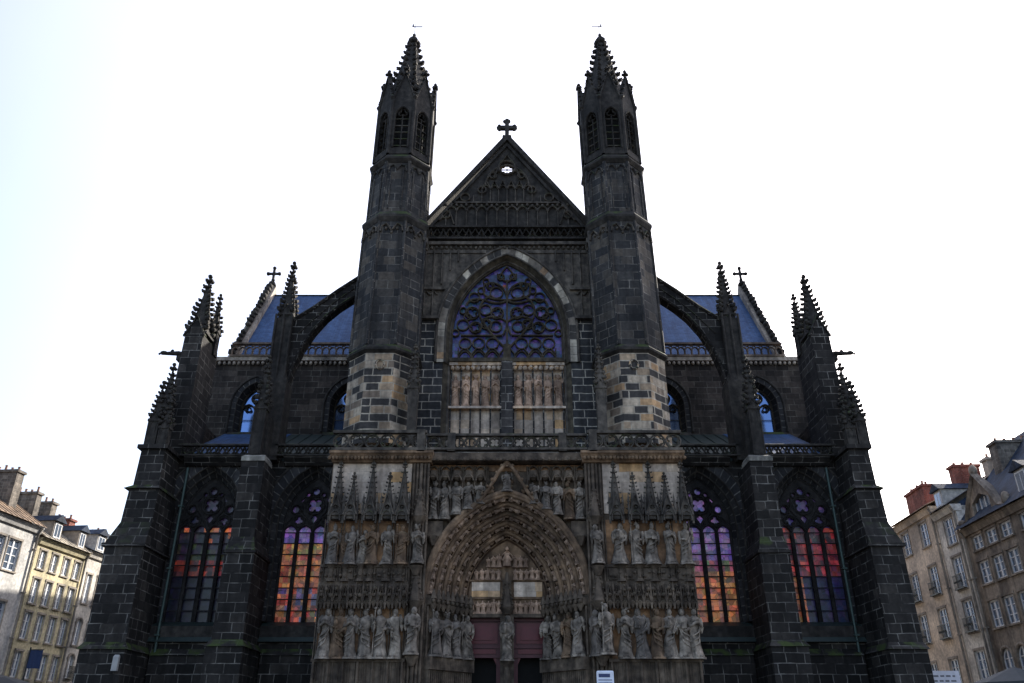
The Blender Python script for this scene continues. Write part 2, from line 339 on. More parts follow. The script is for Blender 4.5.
def crocket(mb, p, out, r):
    if rnd.random() < .04: return
    r *= rnd.uniform(.8, 1.15); c = (p[0] + out[0] * r * .5, p[1] + out[1] * r * .5, p[2]); mb.blob(c, r * 1.0, 5, 3, .35, (1, 1, .8)); mb.blob((c[0] + out[0] * r * .6, c[1] + out[1] * r * .6, c[2] + r * .45), r * .55, 5, 3, .3)
def finial(mb, x, y, z, r, cross=False):
    mb.frustum(x, y, z - r, z + r * 2.2, r * .45, r * .35, 6)
    for k in range(4):
        a = math.pi / 4 + k * math.pi / 2; mb.blob((x + math.cos(a) * r * .9, y + math.sin(a) * r * .9, z + r * .7), r * .75, 5, 3, .2)
    mb.blob((x, y, z + r * 2.4), r * .8, 6, 4, .15)
    if cross:
        h = r * 3.6; mb.box(x - r * .4, x + r * .4, y - r * .35, y + r * .35, z + r * 2, z + r * 2 + h * 1.5)
        mb.box(x - h * .55, x + h * .55, y - r * .345, y + r * .345, z + r * 2 + h * .75, z + r * 2 + h * .75 + r * .8)
        for dx, dz in ((-h * .55, h * .75 + r * .4), (h * .55, h * .75 + r * .4), (0, h * 1.5)): mb.blob((x + dx, y, z + r * 2 + dz), r * .75, 6, 4, .1)
def pinnacle(mb, x, y, z0, zs, zt, h, cr=.09, step=.34, gab=True, n=4, shaft=True):
    if shaft:
        mb.wedge(x - h, x + h, y - h, y + h, z0, zs, x - h, x + h, y - h, y + h)
        for sx in (-1, 1):
            mb.tube([(x + sx * h, y - h, z0), (x + sx * h, y - h, zs)], h * .14, 5)
    hh = h * 1.15
    mb.frustum(x, y, zs - .06, zs + .06, hh * 1.5, hh * 1.5, 4)
    mb.frustum(x, y, zs, zt, h * 1.3, h * .12, 4)
    if gab:
        gh = h * 1.5
        for a in range(4):
            g = MB(); g.prism([(-h * .8, zs - h * .2), (h * .8, zs - h * .2), (0, zs + gh)], -h * 1.15, -h * .6)
            g.ribbon([(-h * .9, zs - h * .25), (0, zs + gh * 1.08), (h * .9, zs - h * .25)], h * .2, -h * 1.3, -h * 1.05)
            g.blob((0, -h * 1.3, zs + gh * 1.12), h * .28, 5, 4)
            g.ribbon(arch(0, zs - h * 1.2, h * .55, h * 1.1, 5, zs - h * 2.6), h * .15, -h * 1.12, -h * .95)
            mb.add(g, Matrix.Translation((x, y, 0)) @ Matrix.Rotation(a * math.pi / 2, 4, 'Z'))
    L = zt - zs; k = max(3, int(L / step))
    for i in range(1, k):
        t = i / k; r = h * 1.3 * (1 - t) + h * .12 * t
        for a in range(4):
            an = math.pi / 4 + a * math.pi / 2
            crocket(mb, (x + math.cos(an) * r, y + math.sin(an) * r, zs + L * t), (math.cos(an), math.sin(an)), cr * (1.15 - .4 * t))
    finial(mb, x, y, zt, cr * 1.05)

def balustrade(name, x0, x1, y, z0, z1, mat, parent, kind='quatre', posts=(), s=1, ycap=.1, back=None):
    mb = MB(); h = z1 - z0; d = .12
    mb.box(x0, x1, y - ycap - .06, y + d + .1, z0, z0 + h * .13); mb.box(x0, x1, y - ycap, y + d + .06, z1 - h * .12, z1)
    mb.wedge(x0, x1, y - ycap, y + d + .06, z1, z1 + .05, x0, x1, y, y + d)
    zi0, zi1 = z0 + h * .13, z1 - h * .12; hi = zi1 - zi0; L = x1 - x0; n = max(1, round(L / hi * (1.7 if kind == 'arcade' else 1))); st = L / n; zc = (zi0 + zi1) / 2
    for i in range(n):
        cx = x0 + st * (i + .5)
        if kind == 'quatre':
            mb.ribbon(circ(cx, zc, hi * .46, 14), .07, y, y + d, True); mb.ribbon(foil(cx, zc, hi * .42, 4, 6, math.pi / 4 * (i % 2)), .05, y + .02, y + d, True)
        elif kind == 'net':
            a = st / 2; q = hi / 2
            mb.ribbon([(cx - a, zi0), (cx - a * .4, zc - q * .3), (cx, zi1)], .07, y, y + d); mb.ribbon([(cx + a, zi0), (cx + a * .4, zc - q * .3), (cx, zi1)], .07, y + .01, y + d)
            mb.ribbon([(cx - a, zi1), (cx, zi0 + .02), (cx + a, zi1)], .07, y + .02, y + d); mb.ribbon(circ(cx, zc, q * .45, 8), .05, y + .01, y + d, True)
        else:
            mb.ribbon(arch(cx, zc - hi * .05, st * .46, st * .6, 5, zi0), .07, y, y + d); mb.ribbon(circ(cx - st / 2, zi1 - hi * .22, hi * .14, 8), .05, y + .01, y + d, True)
    for px in posts: mb.box(px - .18, px + .18, y - ycap - .03, y + d + .12, z0 - .05, z1 + .04)
    if s < 0: mb.flip()
    return obj(name, mb, mat, parent)

# ------------------------------------------------------------------ ground
def cobble(name, c1, c2, bw, bh):
    m, nt, bs = newmat(name); tc = N(nt, 'ShaderNodeTexCoord'); br = N(nt, 'ShaderNodeTexBrick'); nt.links.new(tc.outputs['Object'], br.inputs['Vector'])
    br.inputs['Scale'].default_value = 1; br.inputs['Brick Width'].default_value = bw; br.inputs['Row Height'].default_value = bh; br.inputs['Mortar Size'].default_value = .012
    br.inputs['Color1'].default_value = c1 + (1,); br.inputs['Color2'].default_value = c2 + (1,); br.inputs['Mortar'].default_value = (.03, .03, .03, 1)
    finish(nt, bs, br.outputs['Color'], None, .3, .02, .8); return m
g = MB(); g.face([(-1500, -1500, 0), (1500, -1500, 0), (1500, 1500, 0), (-1500, 1500, 0)])
struct('ground', g, cobble('grey_plaza_paving', (.09, .088, .085), (.14, .135, .13), .5, .3))
g = MB(); g.box(-19.6, 19.6, 34.6, 59, 0, .15); struct('pavement', g, cobble('basalt_kerb_paving', (.05, .05, .052), (.09, .09, .09), .8, .5))

# ================================================================== CATHEDRAL
CA = empty('cathedral', (0, 36, 0), 'dark basalt gothic cathedral with twin crocketed turrets, rose window and carved triple-tier portal', 'cathedral')
CA_INV = Matrix.Translation((0, -36, 0))
def part(name, mb, mats, parent=None, label=None):
    o = obj(name, mb, mats, parent or CA, label=label)
    if parent is None: o.matrix_parent_inverse = CA_INV
    return o
_ob = obj
def bal(*a, **k):
    o = balustrade(*a, **k); o.matrix_parent_inverse = CA_INV; return o

# ---- main volumes
AW = [9.65, 14.85]                       # aisle window axes
WZB, WZS, WW = 6.7, 11.25, 1.48; WR = arc_R(WW, 2.5)
for s in (-1, 1):
    w = MB(); holes = []
    for cx in AW: holes.append(arch(cx, WZS, WW + .42, WR + .42, 12, WZB - .25))
    w.prism([(7.9, 0), (17.35, 0), (17.35, 14.4), (7.9, 14.4)], 39.5, 40.7, holes)
    w.box(16.6, 17.35, 40.7, 58, 0, 14.4)
    # base plinth and string course
    for a, b_ in ((8, 11.2), (12.85, 16.2)):
        w.wedge(a, b_, 39.18, 39.5, 5.15, 5.45, a, b_, 39.42, 39.5); w.box(a, b_, 39.25, 39.5, 0, 5.15)
        w.wedge(a, b_, 39.3, 39.5, 14.1, 14.4, a, b_, 39.0, 39.5)
        w.box(a, b_, 38.98, 39.6, 14.4, 14.5)
    if s < 0: w.flip()
    aw = part('aisle_wall', w, M['dark'])
    # drain pipe
    d = MB(); d.tube([(16.05, 39.35, 0), (16.05, 39.35, 14.0)], .07); d.tube([(12.95, 39.35, 0), (12.95, 39.35, 14.0)], .06)
    for z in (3, 6, 9, 12): d.box(15.94, 16.16, 39.24, 39.5, z, z + .08)
    if s < 0: d.flip()
    part('drainpipe', d, M['pipe'])

SG = random.Random(11)
def cell(c, j=.35):
    k = SG.uniform(1 - j, 1 + j); return tuple(max(0, x * k * SG.uniform(.75, 1.25)) for x in c)
OR, RED, PUR, NAV, LAV, YEL, GRN = (.52, .19, .08), (.36, .07, .045), (.1, .065, .2), (.014, .016, .045), (.22, .14, .4), (.6, .34, .12), (.12, .16, .08)
def glass_colours(kind):
    def f(u, v):                                        # u 0..1 across, v 0..1 bottom to top of lights ; >1 tracery
        r = SG.random()
        if kind == 'left_inner':
            if v > 1: return cell(PUR) if r < .8 else cell(NAV)
            if v > .8: return cell(LAV)
            if v > .66: return cell(YEL if r < .5 else OR)
            if v > .33: return cell(OR if r < .75 else RED)
            return cell((OR, RED, (.12, .1, .22), (.25, .12, .08))[int(r * 4)], .6)
        if kind == 'right_inner':
            if v > 1: return cell(LAV) if r < .8 else cell(NAV)
            if v > .62: return cell(LAV if r < .85 else (.25, .2, .45))
            if v > .5: return cell(GRN if r < .4 else (.3, .1, .15))
            return cell(OR if r < .7 else (.3, .13, .1))
        if kind == 'left_outer':
            if v > 1: return cell((.03, .024, .06))
            if v > .8: return cell((.75, .2, .08) if r < .3 else (.025, .02, .035), .5)
            if v > .65: return cell((.03, .04, .02) if r < .5 else (.02, .015, .03))
            if v > .42: return cell((.2, .03, .022) if r < .65 else (.04, .015, .02), .5)
            return cell((.006, .007, .018))
        if v > 1: return cell((.06, .045, .14))
        if v > .78: return cell((.3, .045, .04) if r < .3 else (.09, .05, .06))
        if v > .45: return cell((.3, .045, .055) if r < .7 else (.1, .03, .06), .5)
        if u < .3: return cell((.35, .12, .06))
        return cell((.016, .018, .055))
    return f
def lancet_window(cx, s, kind, tm):
    fr = MB()                                           # stone surround: voussoir ring on the wall face, splayed reveal, sill
    for q in (0,):
        ring_strip(fr, cx, WZS - .9, WZS, WW + .95, WR + .95, WW + .44, WR + .44, 39.46, 39.46, mi=0)
        ring_strip(fr, cx, WZS - .9, WZS, WW + .99, WR + .99, WW + .95, WR + .95, 39.52, 39.46, mi=0)
    ring_strip(fr, cx, WZB, WZS, WW + .44, WR + .44, WW + .2, WR + .2, 39.46, 39.85, mi=0)
    ring_strip(fr, cx, WZB, WZS, WW + .2, WR + .2, WW, WR, 39.85, 40.1, mi=0)
    ring_strip(fr, cx, WZB, WZS, WW, WR, WW, WR, 40.1, 40.7, mi=0)
    arch_tube(fr, cx, WZB, WZS, WW + .42, WR + .42, 39.5, .055, mi=1); arch_tube(fr, cx, WZB, WZS, WW + .2, WR + .2, 39.86, .06, mi=1)
    arch_tube(fr, cx, WZS - .6, WZS, WW + 1.0, WR + 1.0, 39.47, .07, mi=1)
    fr.wedge(cx - WW - .45, cx + WW + .45, 39.4, 40.6, WZB - .75, WZB - .25, cx - WW - .45, cx + WW + .45, 39.4, 40.6, mi=1)
    if s < 0: fr.flip()
    F = part('window', fr, [M['voussoir'], M['trim']])
    sl_ = MB(); sl_.wedge(cx - WW - .44, cx + WW + .44, 39.41, 40.6, WZB - .25, WZB, cx - WW - .44, cx + WW + .44, 40.05, 40.6)
    sl_.wedge(cx - WW - .5, cx + WW + .5, 39.25, 40.0, WZB - .95, WZB - .74, cx - WW - .5, cx + WW + .5, 39.4, 40.0)
    if s < 0: sl_.flip()
    part('sill', sl_, M['copper'], F)
    t = MB(); y0, y1 = 40.12, 40.32; LW = 2 * WW / 4; zl = WZS - .35
    for i in (1, 2, 3): t.ribbon([(cx - WW + LW * i, WZB - .05), (cx - WW + LW * i, zl)], .17 if i != 2 else .2, y0 - .04, y1)
    for i in range(4): t.ribbon(arch(cx - WW + LW * (i + .5), zl - .02, LW / 2, LW * .6, 5), .1, y0, y1)
    for i in (-1, 1):
        c2 = cx + i * WW / 2
        t.ribbon(arch(c2, zl, WW / 2, WW * .62, 7), .11, y0, y1); t.ribbon(circ(c2 - .0, zl + .62, .3, 14), .09, y0, y1, True)
        t.ribbon(foil(c2, zl + .62, .27, 4, 6), .06, y0 + .03, y1, True)
        t.ribbon(circ(cx + i * .93, zl + 1.2, .24, 10), .09, y0, y1, True)
        t.ribbon([(cx, zl + .1), (cx + i * .33, zl + .75), (cx + i * .62, zl + 1.15), (cx + i * .6, zl + 1.6)], .09, y0, y1)
    t.ribbon(circ(cx, zl + 1.4, .47, 16), .1, y0, y1, True); t.ribbon(foil(cx, zl + 1.4, .43, 4, 7, math.pi / 4), .07, y0 + .03, y1, True)
    t.ribbon(circ(cx, zl + 2.12, .22, 10), .09, y0, y1, True); t.ribbon(circ(cx + .38, zl + 1.93, .14, 8), .07, y0, y1, True); t.ribbon(circ(cx - .38, zl + 1.93, .14, 8), .07, y0, y1, True)
    t.ribbon(arch(cx, WZS, WW - .04, WR - .04, 12, WZB), .12, y0, y1)
    lan = []
    for i in range(4): lan += arch(cx - WW + LW * (i + .5), zl - .02, LW / 2 - .01, LW * .6, 5)
    hol = [foil(cx + i * .715, zl + .64, .25, 3, 6, math.pi / 2 * i) for i in (-1, 1)] + [foil(cx, zl + 1.42, .4, 4, 6, math.pi / 4), circ(cx, zl + 2.1, .17, 8), [(cx, zl + .5), (cx + .17, zl + .74), (cx, zl + .92), (cx - .17, zl + .74)]]
    for i in (-1, 1): hol += [circ(cx + i * .95, zl + 1.2, .17, 8), circ(cx + i * .4, zl + 1.95, .1, 6), [(cx + i * .62, zl + 1.5), (cx + i * .75, zl + 1.62), (cx + i * .55, zl + 1.82)][::1]]
    t.prism([(cx + WW, zl - .02)] + arch(cx, WZS, WW, WR, 12)[::-1] + [(cx - WW, zl - .02)] + lan, y0 + .08, y1, hol)
    for k in range(8): t.box(cx - WW, cx + WW, y0 + .08, y0 + .13, WZB + .5 + k * .53, WZB + .55 + k * .53)
    if s < 0: t.flip()
    part('tracery', t, tm, F)
    gl = MB(); f = glass_colours(kind); nx, cz = 12, .265; z = WZB; x0 = cx - WW
    while z < WZS + 2.5:
        for i in range(nx):
            xa = x0 + 2 * WW * i / nx; xb = xa + 2 * WW / nx
            uu = (i + .5) / nx if s > 0 else 1 - (i + .5) / nx
            gl.face([(xa, 40.36, z), (xb, 40.36, z), (xb, 40.36, z + cz), (xa, 40.36, z + cz)], col=f(uu, (z - WZB) / (zl + .25 - WZB)))
        z += cz
    gl.v = [(p[0], p[1] , p[2]) for p in gl.v]
    if s < 0: gl.flip()
    part('stained_glass', gl, M['glass_lit'], F)
for s, k in ((-1, 'left'), (1, 'right')):
    for cx, q in zip(AW, ('inner', 'outer')): lancet_window(cx, s, k + '_' + q, M['traceryblack'])

# ---- mid buttresses, with flyers and pinnacles
for s in (-1, 1):
    b_ = MB(); X0, X1 = 11.4, 12.75
    b_.box(X0 - .12, X1 + .12, 36.75, 39.5, 0, 5.3); b_.wedge(X0 - .2, X1 + .2, 36.67, 39.5, 5.3, 5.6, X0, X1, 37.0, 39.5)
    b_.box(X0, X1, 37.0, 39.5, 5.6, 9.3); b_.wedge(X0 - .07, X1 + .07, 36.92, 39.5, 9.3, 9.42, X0 - .07, X1 + .07, 36.92, 39.5); b_.wedge(X0, X1, 36.98, 39.5, 9.42, 10.1, X0 + .22, X1 - .03, 37.35, 39.5)
    b_.box(X0 + .22, X1 - .03, 37.35, 39.5, 10.1, 13.75)
    if s < 0: b_.flip()
    B = part('buttress', b_, M['dark2'])
    c = MB(); c.box(X0 + .2, X1 - .01, 37.3, 37.6, 13.72, 13.95); c.box(X0 + .2, X1 - .01, 37.6, 38.6, 13.72, 13.9); c.wedge(X0 + .22, X1 - .03, 37.33, 38.6, 13.95, 14.1, X0 + .3, X1 - .1, 37.6, 38.6)
    if s < 0: c.flip()
    part('capstone', c, M['whitecap'], B)
    # small front pinnacle
    p = MB(); pinnacle(p, 12.3, 38.0, 14.2, 16.6, 19.2, .27, .13, .27)
    p.box(11.9, 12.7, 38.2, 39.6, 14.1, 16.3)
    if s < 0: p.flip()
    part('pinnacle', p, M['trim'], B)
    # tall pier above the aisle roof
    p = MB(); p.box(11.55, 12.75, 38.95, 40.2, 14.3, 18.6); p.wedge(11.55, 12.75, 38.95, 40.2, 18.6, 19.2, 11.7, 12.6, 39.05, 40.05)
    p.box(11.7, 12.6, 39.05, 40.1, 19.2, 22.4)
    for x in (11.72, 12.15, 12.58): p.tube([(x, 39.04, 14.4), (x, 39.0, 22.6)], .07, 5)
    pinnacle(p, 12.15, 39.55, 21.6, 22.7, 25.8, .34, .15, .28)
    if s < 0: p.flip()
    part('pier', p, M['trim'], B)
    # flying buttress, rising in an arc to the turret
    fl = MB()
    und = [(8.0, 24.1), (8.6, 23.75), (9.3, 23.2), (9.95, 22.55), (10.55, 21.7), (11.05, 20.7), (11.4, 19.6), (11.65, 18.3), (11.75, 17.0), (11.8, 15.0)]
    top = [(12.1, 15.0), (12.1, 21.6), (11.75, 22.35), (10.6, 23.2), (9.4, 24.25), (8.0, 25.35)]
    fl.prism(und + top, 39.3, 40.0)
    fl.ribbon([(x + .05, z + .02) for x, z in und[:-1]], .16, 39.2, 39.4); fl.ribbon(top[2:], .2, 39.15, 40.1)
    fl.ribbon([(x * .5 + y_ * .5, z * .5 + w_ * .5) for (x, z), (y_, w_) in zip(und[1:6], [(8.5, 24.95), (9.2, 24.35), (9.9, 23.75), (10.7, 23.1), (11.6, 22.4)])], .08, 39.24, 39.35)
    if s < 0: fl.flip()
    part('flying_buttress', fl, M['dark'])

# ---- outer corner piers
for s in (-1, 1):
    b_ = MB()
    b_.box(16.35, 18.3, 36.9, 41.2, 0, 5.2); b_.wedge(16.28, 18.4, 36.8, 41.2, 5.2, 5.5, 16.45, 18.25, 37.05, 41.2)
    b_.wedge(16.45, 18.25, 37.05, 41.2, 5.5, 9.6, 16.5, 18.25, 37.1, 41.2); b_.wedge(16.4, 18.4, 37.0, 41.2, 9.6, 9.75, 16.4, 18.4, 37.0, 41.2)
    b_.wedge(16.45, 18.3, 37.05, 41.2, 9.75, 10.8, 16.5, 17.95, 37.45, 41.2)
    b_.wedge(16.5, 17.95, 37.45, 41.2, 10.8, 12.4, 16.5, 17.9, 37.5, 41.2); b_.wedge(16.42, 18.12, 37.35, 41.2, 12.4, 12.6, 16.55, 17.75, 37.55, 41.2)
    b_.wedge(16.55, 17.78, 37.55, 41.2, 12.6, 14.4, 16.6, 17.75, 37.6, 41.2); b_.box(16.45, 17.92, 37.45, 41.2, 14.4, 14.6)
    if s > 0: b_.v = [(x - max(0, x - 16.5) * .17, y, z) for x, y, z in b_.v]
    if s < 0: b_.flip()
    B = part('corner_buttress', b_, M['dark2'])
    p = MB(); p.wedge(16.4, 17.5, 39.0, 41.6, 14.6, 21.4, 16.42, 17.4, 39.1, 41.5)
    p.prism([(16.42, 21.4), (17.4, 21.4), (16.91, 22.4)], 39.1, 41.5); p.ribbon([(16.35, 21.3), (16.91, 22.55), (17.47, 21.3)], .12, 39.0, 39.3)
    if s < 0: p.flip()
    PR = part('pier', p, M['dark2'], B)
    p = MB(); pinnacle(p, 16.91, 39.8, 21.3, 21.6, 25.0, .5, .17, .3, shaft=False, gab=False)
    pinnacle(p, 16.62, 41.0, 21.0, 22.4, 24.6, .27, .12, .27)
    if s < 0: p.flip()
    part('pinnacle', p, M['trim'], B)
    for (x, y, z0, zs, zt, h) in ((17.3, 38.3, 14.6, 16.8, 18.9, .27), (17.55, 38.1, 14.6, 16.0, 17.8, .25), (16.95, 38.0, 14.6, 15.6, 16.9, .22)):
        p = MB(); pinnacle(p, x, y, z0, zs, zt, h, .13, .25)
        if s < 0: p.flip()
        part('pinnacle', p, M['trim'], B)
    g_ = MB(); g_.tube([(17.3, 39.7, 20.35), (17.8, 39.6, 20.5), (18.15, 39.5, 20.45), (18.55, 39.4, 20.4)], .17, 7, r2=.09)
    g_.blob((18.5, 39.42, 20.44), .14, 7, 5, .1, (1.5, .9, .9)); g_.blob((18.1, 39.52, 20.55), .12, 6, 4, .1, (1, .5, 1.3)); g_.blob((18.7, 39.37, 20.36), .07, 5, 4)
    g_.box(17.35, 17.8, 39.45, 39.85, 20.05, 20.3)
    if s < 0: g_.flip()
    part('gargoyle', g_, M['trim'], B)

# ---- clerestory, roofs, gable ends
for s in (-1, 1):
    w = MB(); H = []
    CW = [9.75, 15.45]; cr = arc_R(.85, 1.35); CZ = 20.0
    for cx in CW: H.append(arch(cx, CZ, 1.05, cr + .2, 10, 18.3))
    w.prism([(4.5, 14), (18.7, 14), (18.7, 22.9), (4.5, 22.9)], 46.0, 47.0, H)
    w.box(17.1, 18.7, 47.0, 58, 0, 23.2); w.box(17.4, 18.6, 41.6, 46, 0, 18)
    if s < 0: w.flip()
    part('clerestory_wall', w, M['clere'])
    c = MB(); c.box(4.5, 18.75, 45.75, 46.9, 22.95, 23.2)
    for i in range(46): c.blob((4.7 + i * .3, 45.85, 22.8), .12, 5, 4, .2)
    if s < 0: c.flip()
    part('cornice', c, M['cream'])
    bal('balustrade', 4.6, 17.3, 45.85, 23.2, 24.2, M['creambrown'], CA, 'arcade', s=s)
    for cx in CW:
        fr = MB()
        ring_strip(fr, cx, 18.3, CZ, 1.4, cr + .55, 1.06, cr + .21, 45.93, 45.93, 10, 0); ring_strip(fr, cx, 18.3, CZ, 1.06, cr + .21, .85, cr, 45.93, 46.35, 10, 0)
        arch_tube(fr, cx, 18.3, CZ, 1.4, cr + .55, 45.93, .08, 10, 1); arch_tube(fr, cx, 18.3, CZ, 1.05, cr + .2, 45.97, .05, 10, 1)
        fr.wedge(cx - 1.3, cx + 1.3, 45.8, 46.4, 18.05, 18.3, cx - 1.3, cx + 1.3, 45.95, 46.4, mi=1)
        if s < 0: fr.flip()
        F = part('window', fr, [M['voussoir'], M['trim']])
        t = MB(); y0, y1 = 46.36, 46.5
        t.ribbon([(cx, 18.3), (cx, CZ - .05)], .1, y0, y1)
        for i in (-1, 1): t.ribbon(arch(cx + i * .425, CZ - .25, .42, .5, 5), .09, y0, y1); t.ribbon(foil(cx + i * .43, CZ - .07, .22, 3, 5, math.pi / 2), .05, y0, y1, True)
        t.ribbon(circ(cx, CZ + .63, .3, 12), .09, y0, y1, True); t.ribbon(foil(cx, CZ + .63, .27, 4, 6), .06, y0, y1, True); t.ribbon(arch(cx, CZ, .82, cr - .03, 9, 18.3), .1, y0, y1)
        t.box(cx - .84, cx + .84, y0 + .05, y0 + .08, 19.2, 19.24)
        if s < 0: t.flip()
        part('tracery', t, M['tracery'], F)
        gl = MB()
        for i in range(4): gl.face([(cx - .9 + .45 * i, 46.55, 18.2), (cx - .45 + .45 * i, 46.55, 18.2), (cx - .45 + .45 * i, 46.55, 21.8), (cx - .9 + .45 * i, 46.55, 21.8)])
        if s < 0: gl.flip()
        part('glass', gl, M['skyglass'], F)
    # aisle lean-to roof
    r = MB(); r.wedge(7.9, 17.0, 39.9, 46.0, 14.5, 14.95, 7.9, 17.0, 39.9, 46.0)
    r.face([(7.9, 40.2, 14.95), (17.0, 40.2, 14.95), (17.0, 46, 18.15), (7.9, 46, 18.15)]); r.face([(17.0, 40.2, 14.95), (17.0, 46, 14.95), (17.0, 46, 18.15)])
    for i in range(13): r.tube([(8.1 + i * .72, 40.2, 14.97), (8.1 + i * .72, 46, 18.17)], .035, 4)
    if s < 0: r.flip()
    part('aisle_roof', r, M['copper'])
    r = MB(); r.face([(12.9, 40.2, 14.99), (16.9, 40.2, 14.99), (16.9, 45.95, 18.17), (12.9, 45.95, 18.17)]); r.face([(12.9, 40.2, 14.8), (16.9, 40.2, 14.8), (16.9, 40.2, 14.99), (12.9, 40.2, 14.99)])
    if s < 0: r.flip()
    part('aisle_roof', r, M['slate'])
    # gable end wall with crocketed raking parapet
    e = MB(); pts = [(46.3, 23.2), (57.7, 23.2), (52.0, 31.9)]
    n = len(e.v)
    def yz(x, q): return [(x, a, b) for a, b in q]
    e.face(yz(17.75, pts)); e.face(yz(17.1, pts)[::-1])
    for i in range(3):
        a, b2 = pts[i], pts[(i + 1) % 3]; e.face([(17.1, a[0], a[1]), (17.1, b2[0], b2[1]), (17.75, b2[0], b2[1]), (17.75, a[0], a[1])])
    if s < 0: e.flip()
    E_ = part('gable_end', e, M['cream'])
    e = MB()
    for sg in (-1, 1):
        for i in range(20):
            t = (i + .5) / 20; crocket(e, (17.45, 52 + sg * 5.8 * (1 - t), 23.45 + 8.7 * t + .15), (0, 0), .25)
        e.tube([(17.45, 52 + sg * 5.8, 23.2), (17.45, 52, 32.0)], .12, 6)
    if s < 0: e.flip()
    part('crocketed_coping', e, M['trim'], E_)
    e = MB(); finial(e, 17.4, 52, 31.9, .21, True)
    if s < 0: e.flip()
    part('cross', e, M['trim'], E_)
r = MB(); r.face([(-17.12, 46.6, 23.3), (17.12, 46.6, 23.3), (17.12, 52, 31.1), (-17.12, 52, 31.1)]); r.face([(17.12, 57.4, 23.3), (-17.12, 57.4, 23.3), (-17.12, 52, 31.1), (17.12, 52, 31.1)])
RO = part('roof', r, M['slate'])
rr = MB(); rr.tube([(-17.1, 52, 31.12), (17.1, 52, 31.12)], .08)
part('ridge', rr, M['lead'], RO)
w = MB(); w.box(-17.1, 17.1, 57.2, 58, 0, 23.2); part('back_wall', w, M['clere'])
w = MB(); w.box(-12, 12, 58, 98, 0, 30.5); w.face([(12, 58, 30.5), (12, 98, 30.5), (0, 98, 33), (0, 58, 33)]); w.face([(-12, 98, 30.5), (-12, 58, 30.5), (0, 58, 33), (0, 98, 33)]); w.face([(12, 98, 30.5), (-12, 98, 30.5), (0, 98, 33)])
part('shadow_block', w, M['clere'])  # unseen block added behind the church to shade the lower left houses
w = MB(); w.face([(-4.3, 40.6, 28.6), (4.3, 40.6, 28.6), (4.3, 47, 28.6), (-4.3, 47, 28.6)]); w.box(4.3, 4.7, 40.5, 52, 14, 28.4); w.box(-4.7, -4.3, 40.5, 52, 14, 28.4)
for sg in (-1, 1):
    q = [(sg * 4.7, 40.5, 28.4), (sg * 4.7, 52, 28.4), (0, 52, 31.2), (0, 40.6, 31.2)]; w.face(q if sg > 0 else q[::-1])
part('transept_body', w, M['dark'])

# aisle balustrades
for s in (-1, 1):
    bal('balustrade', 7.95, 11.7, 39.05, 14.5, 15.12, M['trim'], CA, 'net', s=s); bal('balustrade', 12.6, 16.6, 39.05, 14.5, 15.12, M['trim'], CA, 'net', s=s)

# ---- centre wall with rose window
RW, RZS = 3.1, 21.7; RRr = arc_R(RW, 4.75)
w = MB()
w.prism([(-4.9, 14.2), (4.9, 14.2), (4.9, 27.7), (-4.9, 27.7)], 39.5, 40.6, [arch(0, RZS, RW + .35, RRr + .35, 16, 14.9)])
w.box(-4.8, 4.8, 39.95, 40.6, 27.7, 28.6)
CWL = part('facade_wall', w, M['flank'])
# blind panelling beside the arch, in the spandrels
w = MB()
A_ = [p for p in arch(0, RZS, RW + .7, RRr + .7, 24) if p[1] > 22.55]
w.prism([(-4.78, 22.55), (A_[0][0], 22.55)] + A_ + [(A_[-1][0], 22.55), (4.78, 22.55), (4.78, 27.25), (-4.78, 27.25)], 39.43, 39.5)
for sg in (-1, 1):
    for i in range(5):
        x = 4.62 - i * .46; zb = 22.7 if i < 2 else (24.7, 25.6, 26.2)[i - 2]
        w.ribbon([(sg * x, zb), (sg * x, 26.9)], .08, 39.3, 39.45)
    for i in range(2): w.ribbon([(sg * (3.9 + i * .42) + sg * .0, 24.0), (sg * (4.1 + i * .42), 24.25), (sg * (4.3 + i * .42), 24.0)], .08, 39.3, 39.45)
    w.box(min(sg * 3.5, sg * 4.8), max(sg * 3.5, sg * 4.8), 39.25, 39.45, 24.3, 24.45); w.box(min(sg * 3.75, sg * 4.8), max(sg * 3.75, sg * 4.8), 39.2, 39.45, 22.45, 22.62)
for i in range(34):
    x = -4.6 + i * .28
    w.blob((x, 39.38, 27.12), .11, 5, 4, .25)
w.box(-4.8, 4.8, 39.2, 39.5, 27.25, 27.45); w.box(-4.8, -1.2, 39.36, 39.5, 26.75, 26.95); w.box(1.2, 4.8, 39.36, 39.5, 26.75, 26.95)
part('carved_panelling', w, M['trim2'])
fr = MB(); ring_strip(fr, 0, 19.9, RZS, RW + .72, RRr + .72, RW + .26, RRr + .26, 39.41, 39.41, 20, 0); ring_strip(fr, 0, 19.9, RZS, RW + .26, RRr + .26, RW, RRr, 39.41, 39.85, 20, 1)
ring_strip(fr, 0, 14.95, RZS, RW + .34, RRr + .34, RW, RRr, 39.5, 39.9, 20, 1); ring_strip(fr, 0, 14.9, RZS, RW, RRr, RW, RRr, 39.85, 40.4, 20, 1)
arch_tube(fr, 0, 19.9, RZS, RW + .76, RRr + .76, 39.4, .08, 20, 2); arch_tube(fr, 0, 19.9, RZS, RW + .25, RRr + .25, 39.42, .06, 20, 2); arch_tube(fr, 0, 14.9, RZS, RW + .05, RRr + .05, 39.85, .09, 20, 2)
RF = part('rose_window', fr, [M['vouspale'], M['tracery'], M['trim2']])
t = MB(); y0, y1 = 39.86, 40.1
TB = 20.25
t.box(-3.1, 3.1, 39.6, 40.3, TB - .22, TB)
t.ribbon([(0, TB), (0, 21.2)], .42, y0 - .1, y1)
def cb(pts, w_=.12, both=True):
    w_ *= .8
    t.ribbon(pts, w_, y0, y1)
    if both: t.ribbon([(-x, z) for x, z in pts], w_, y0, y1)
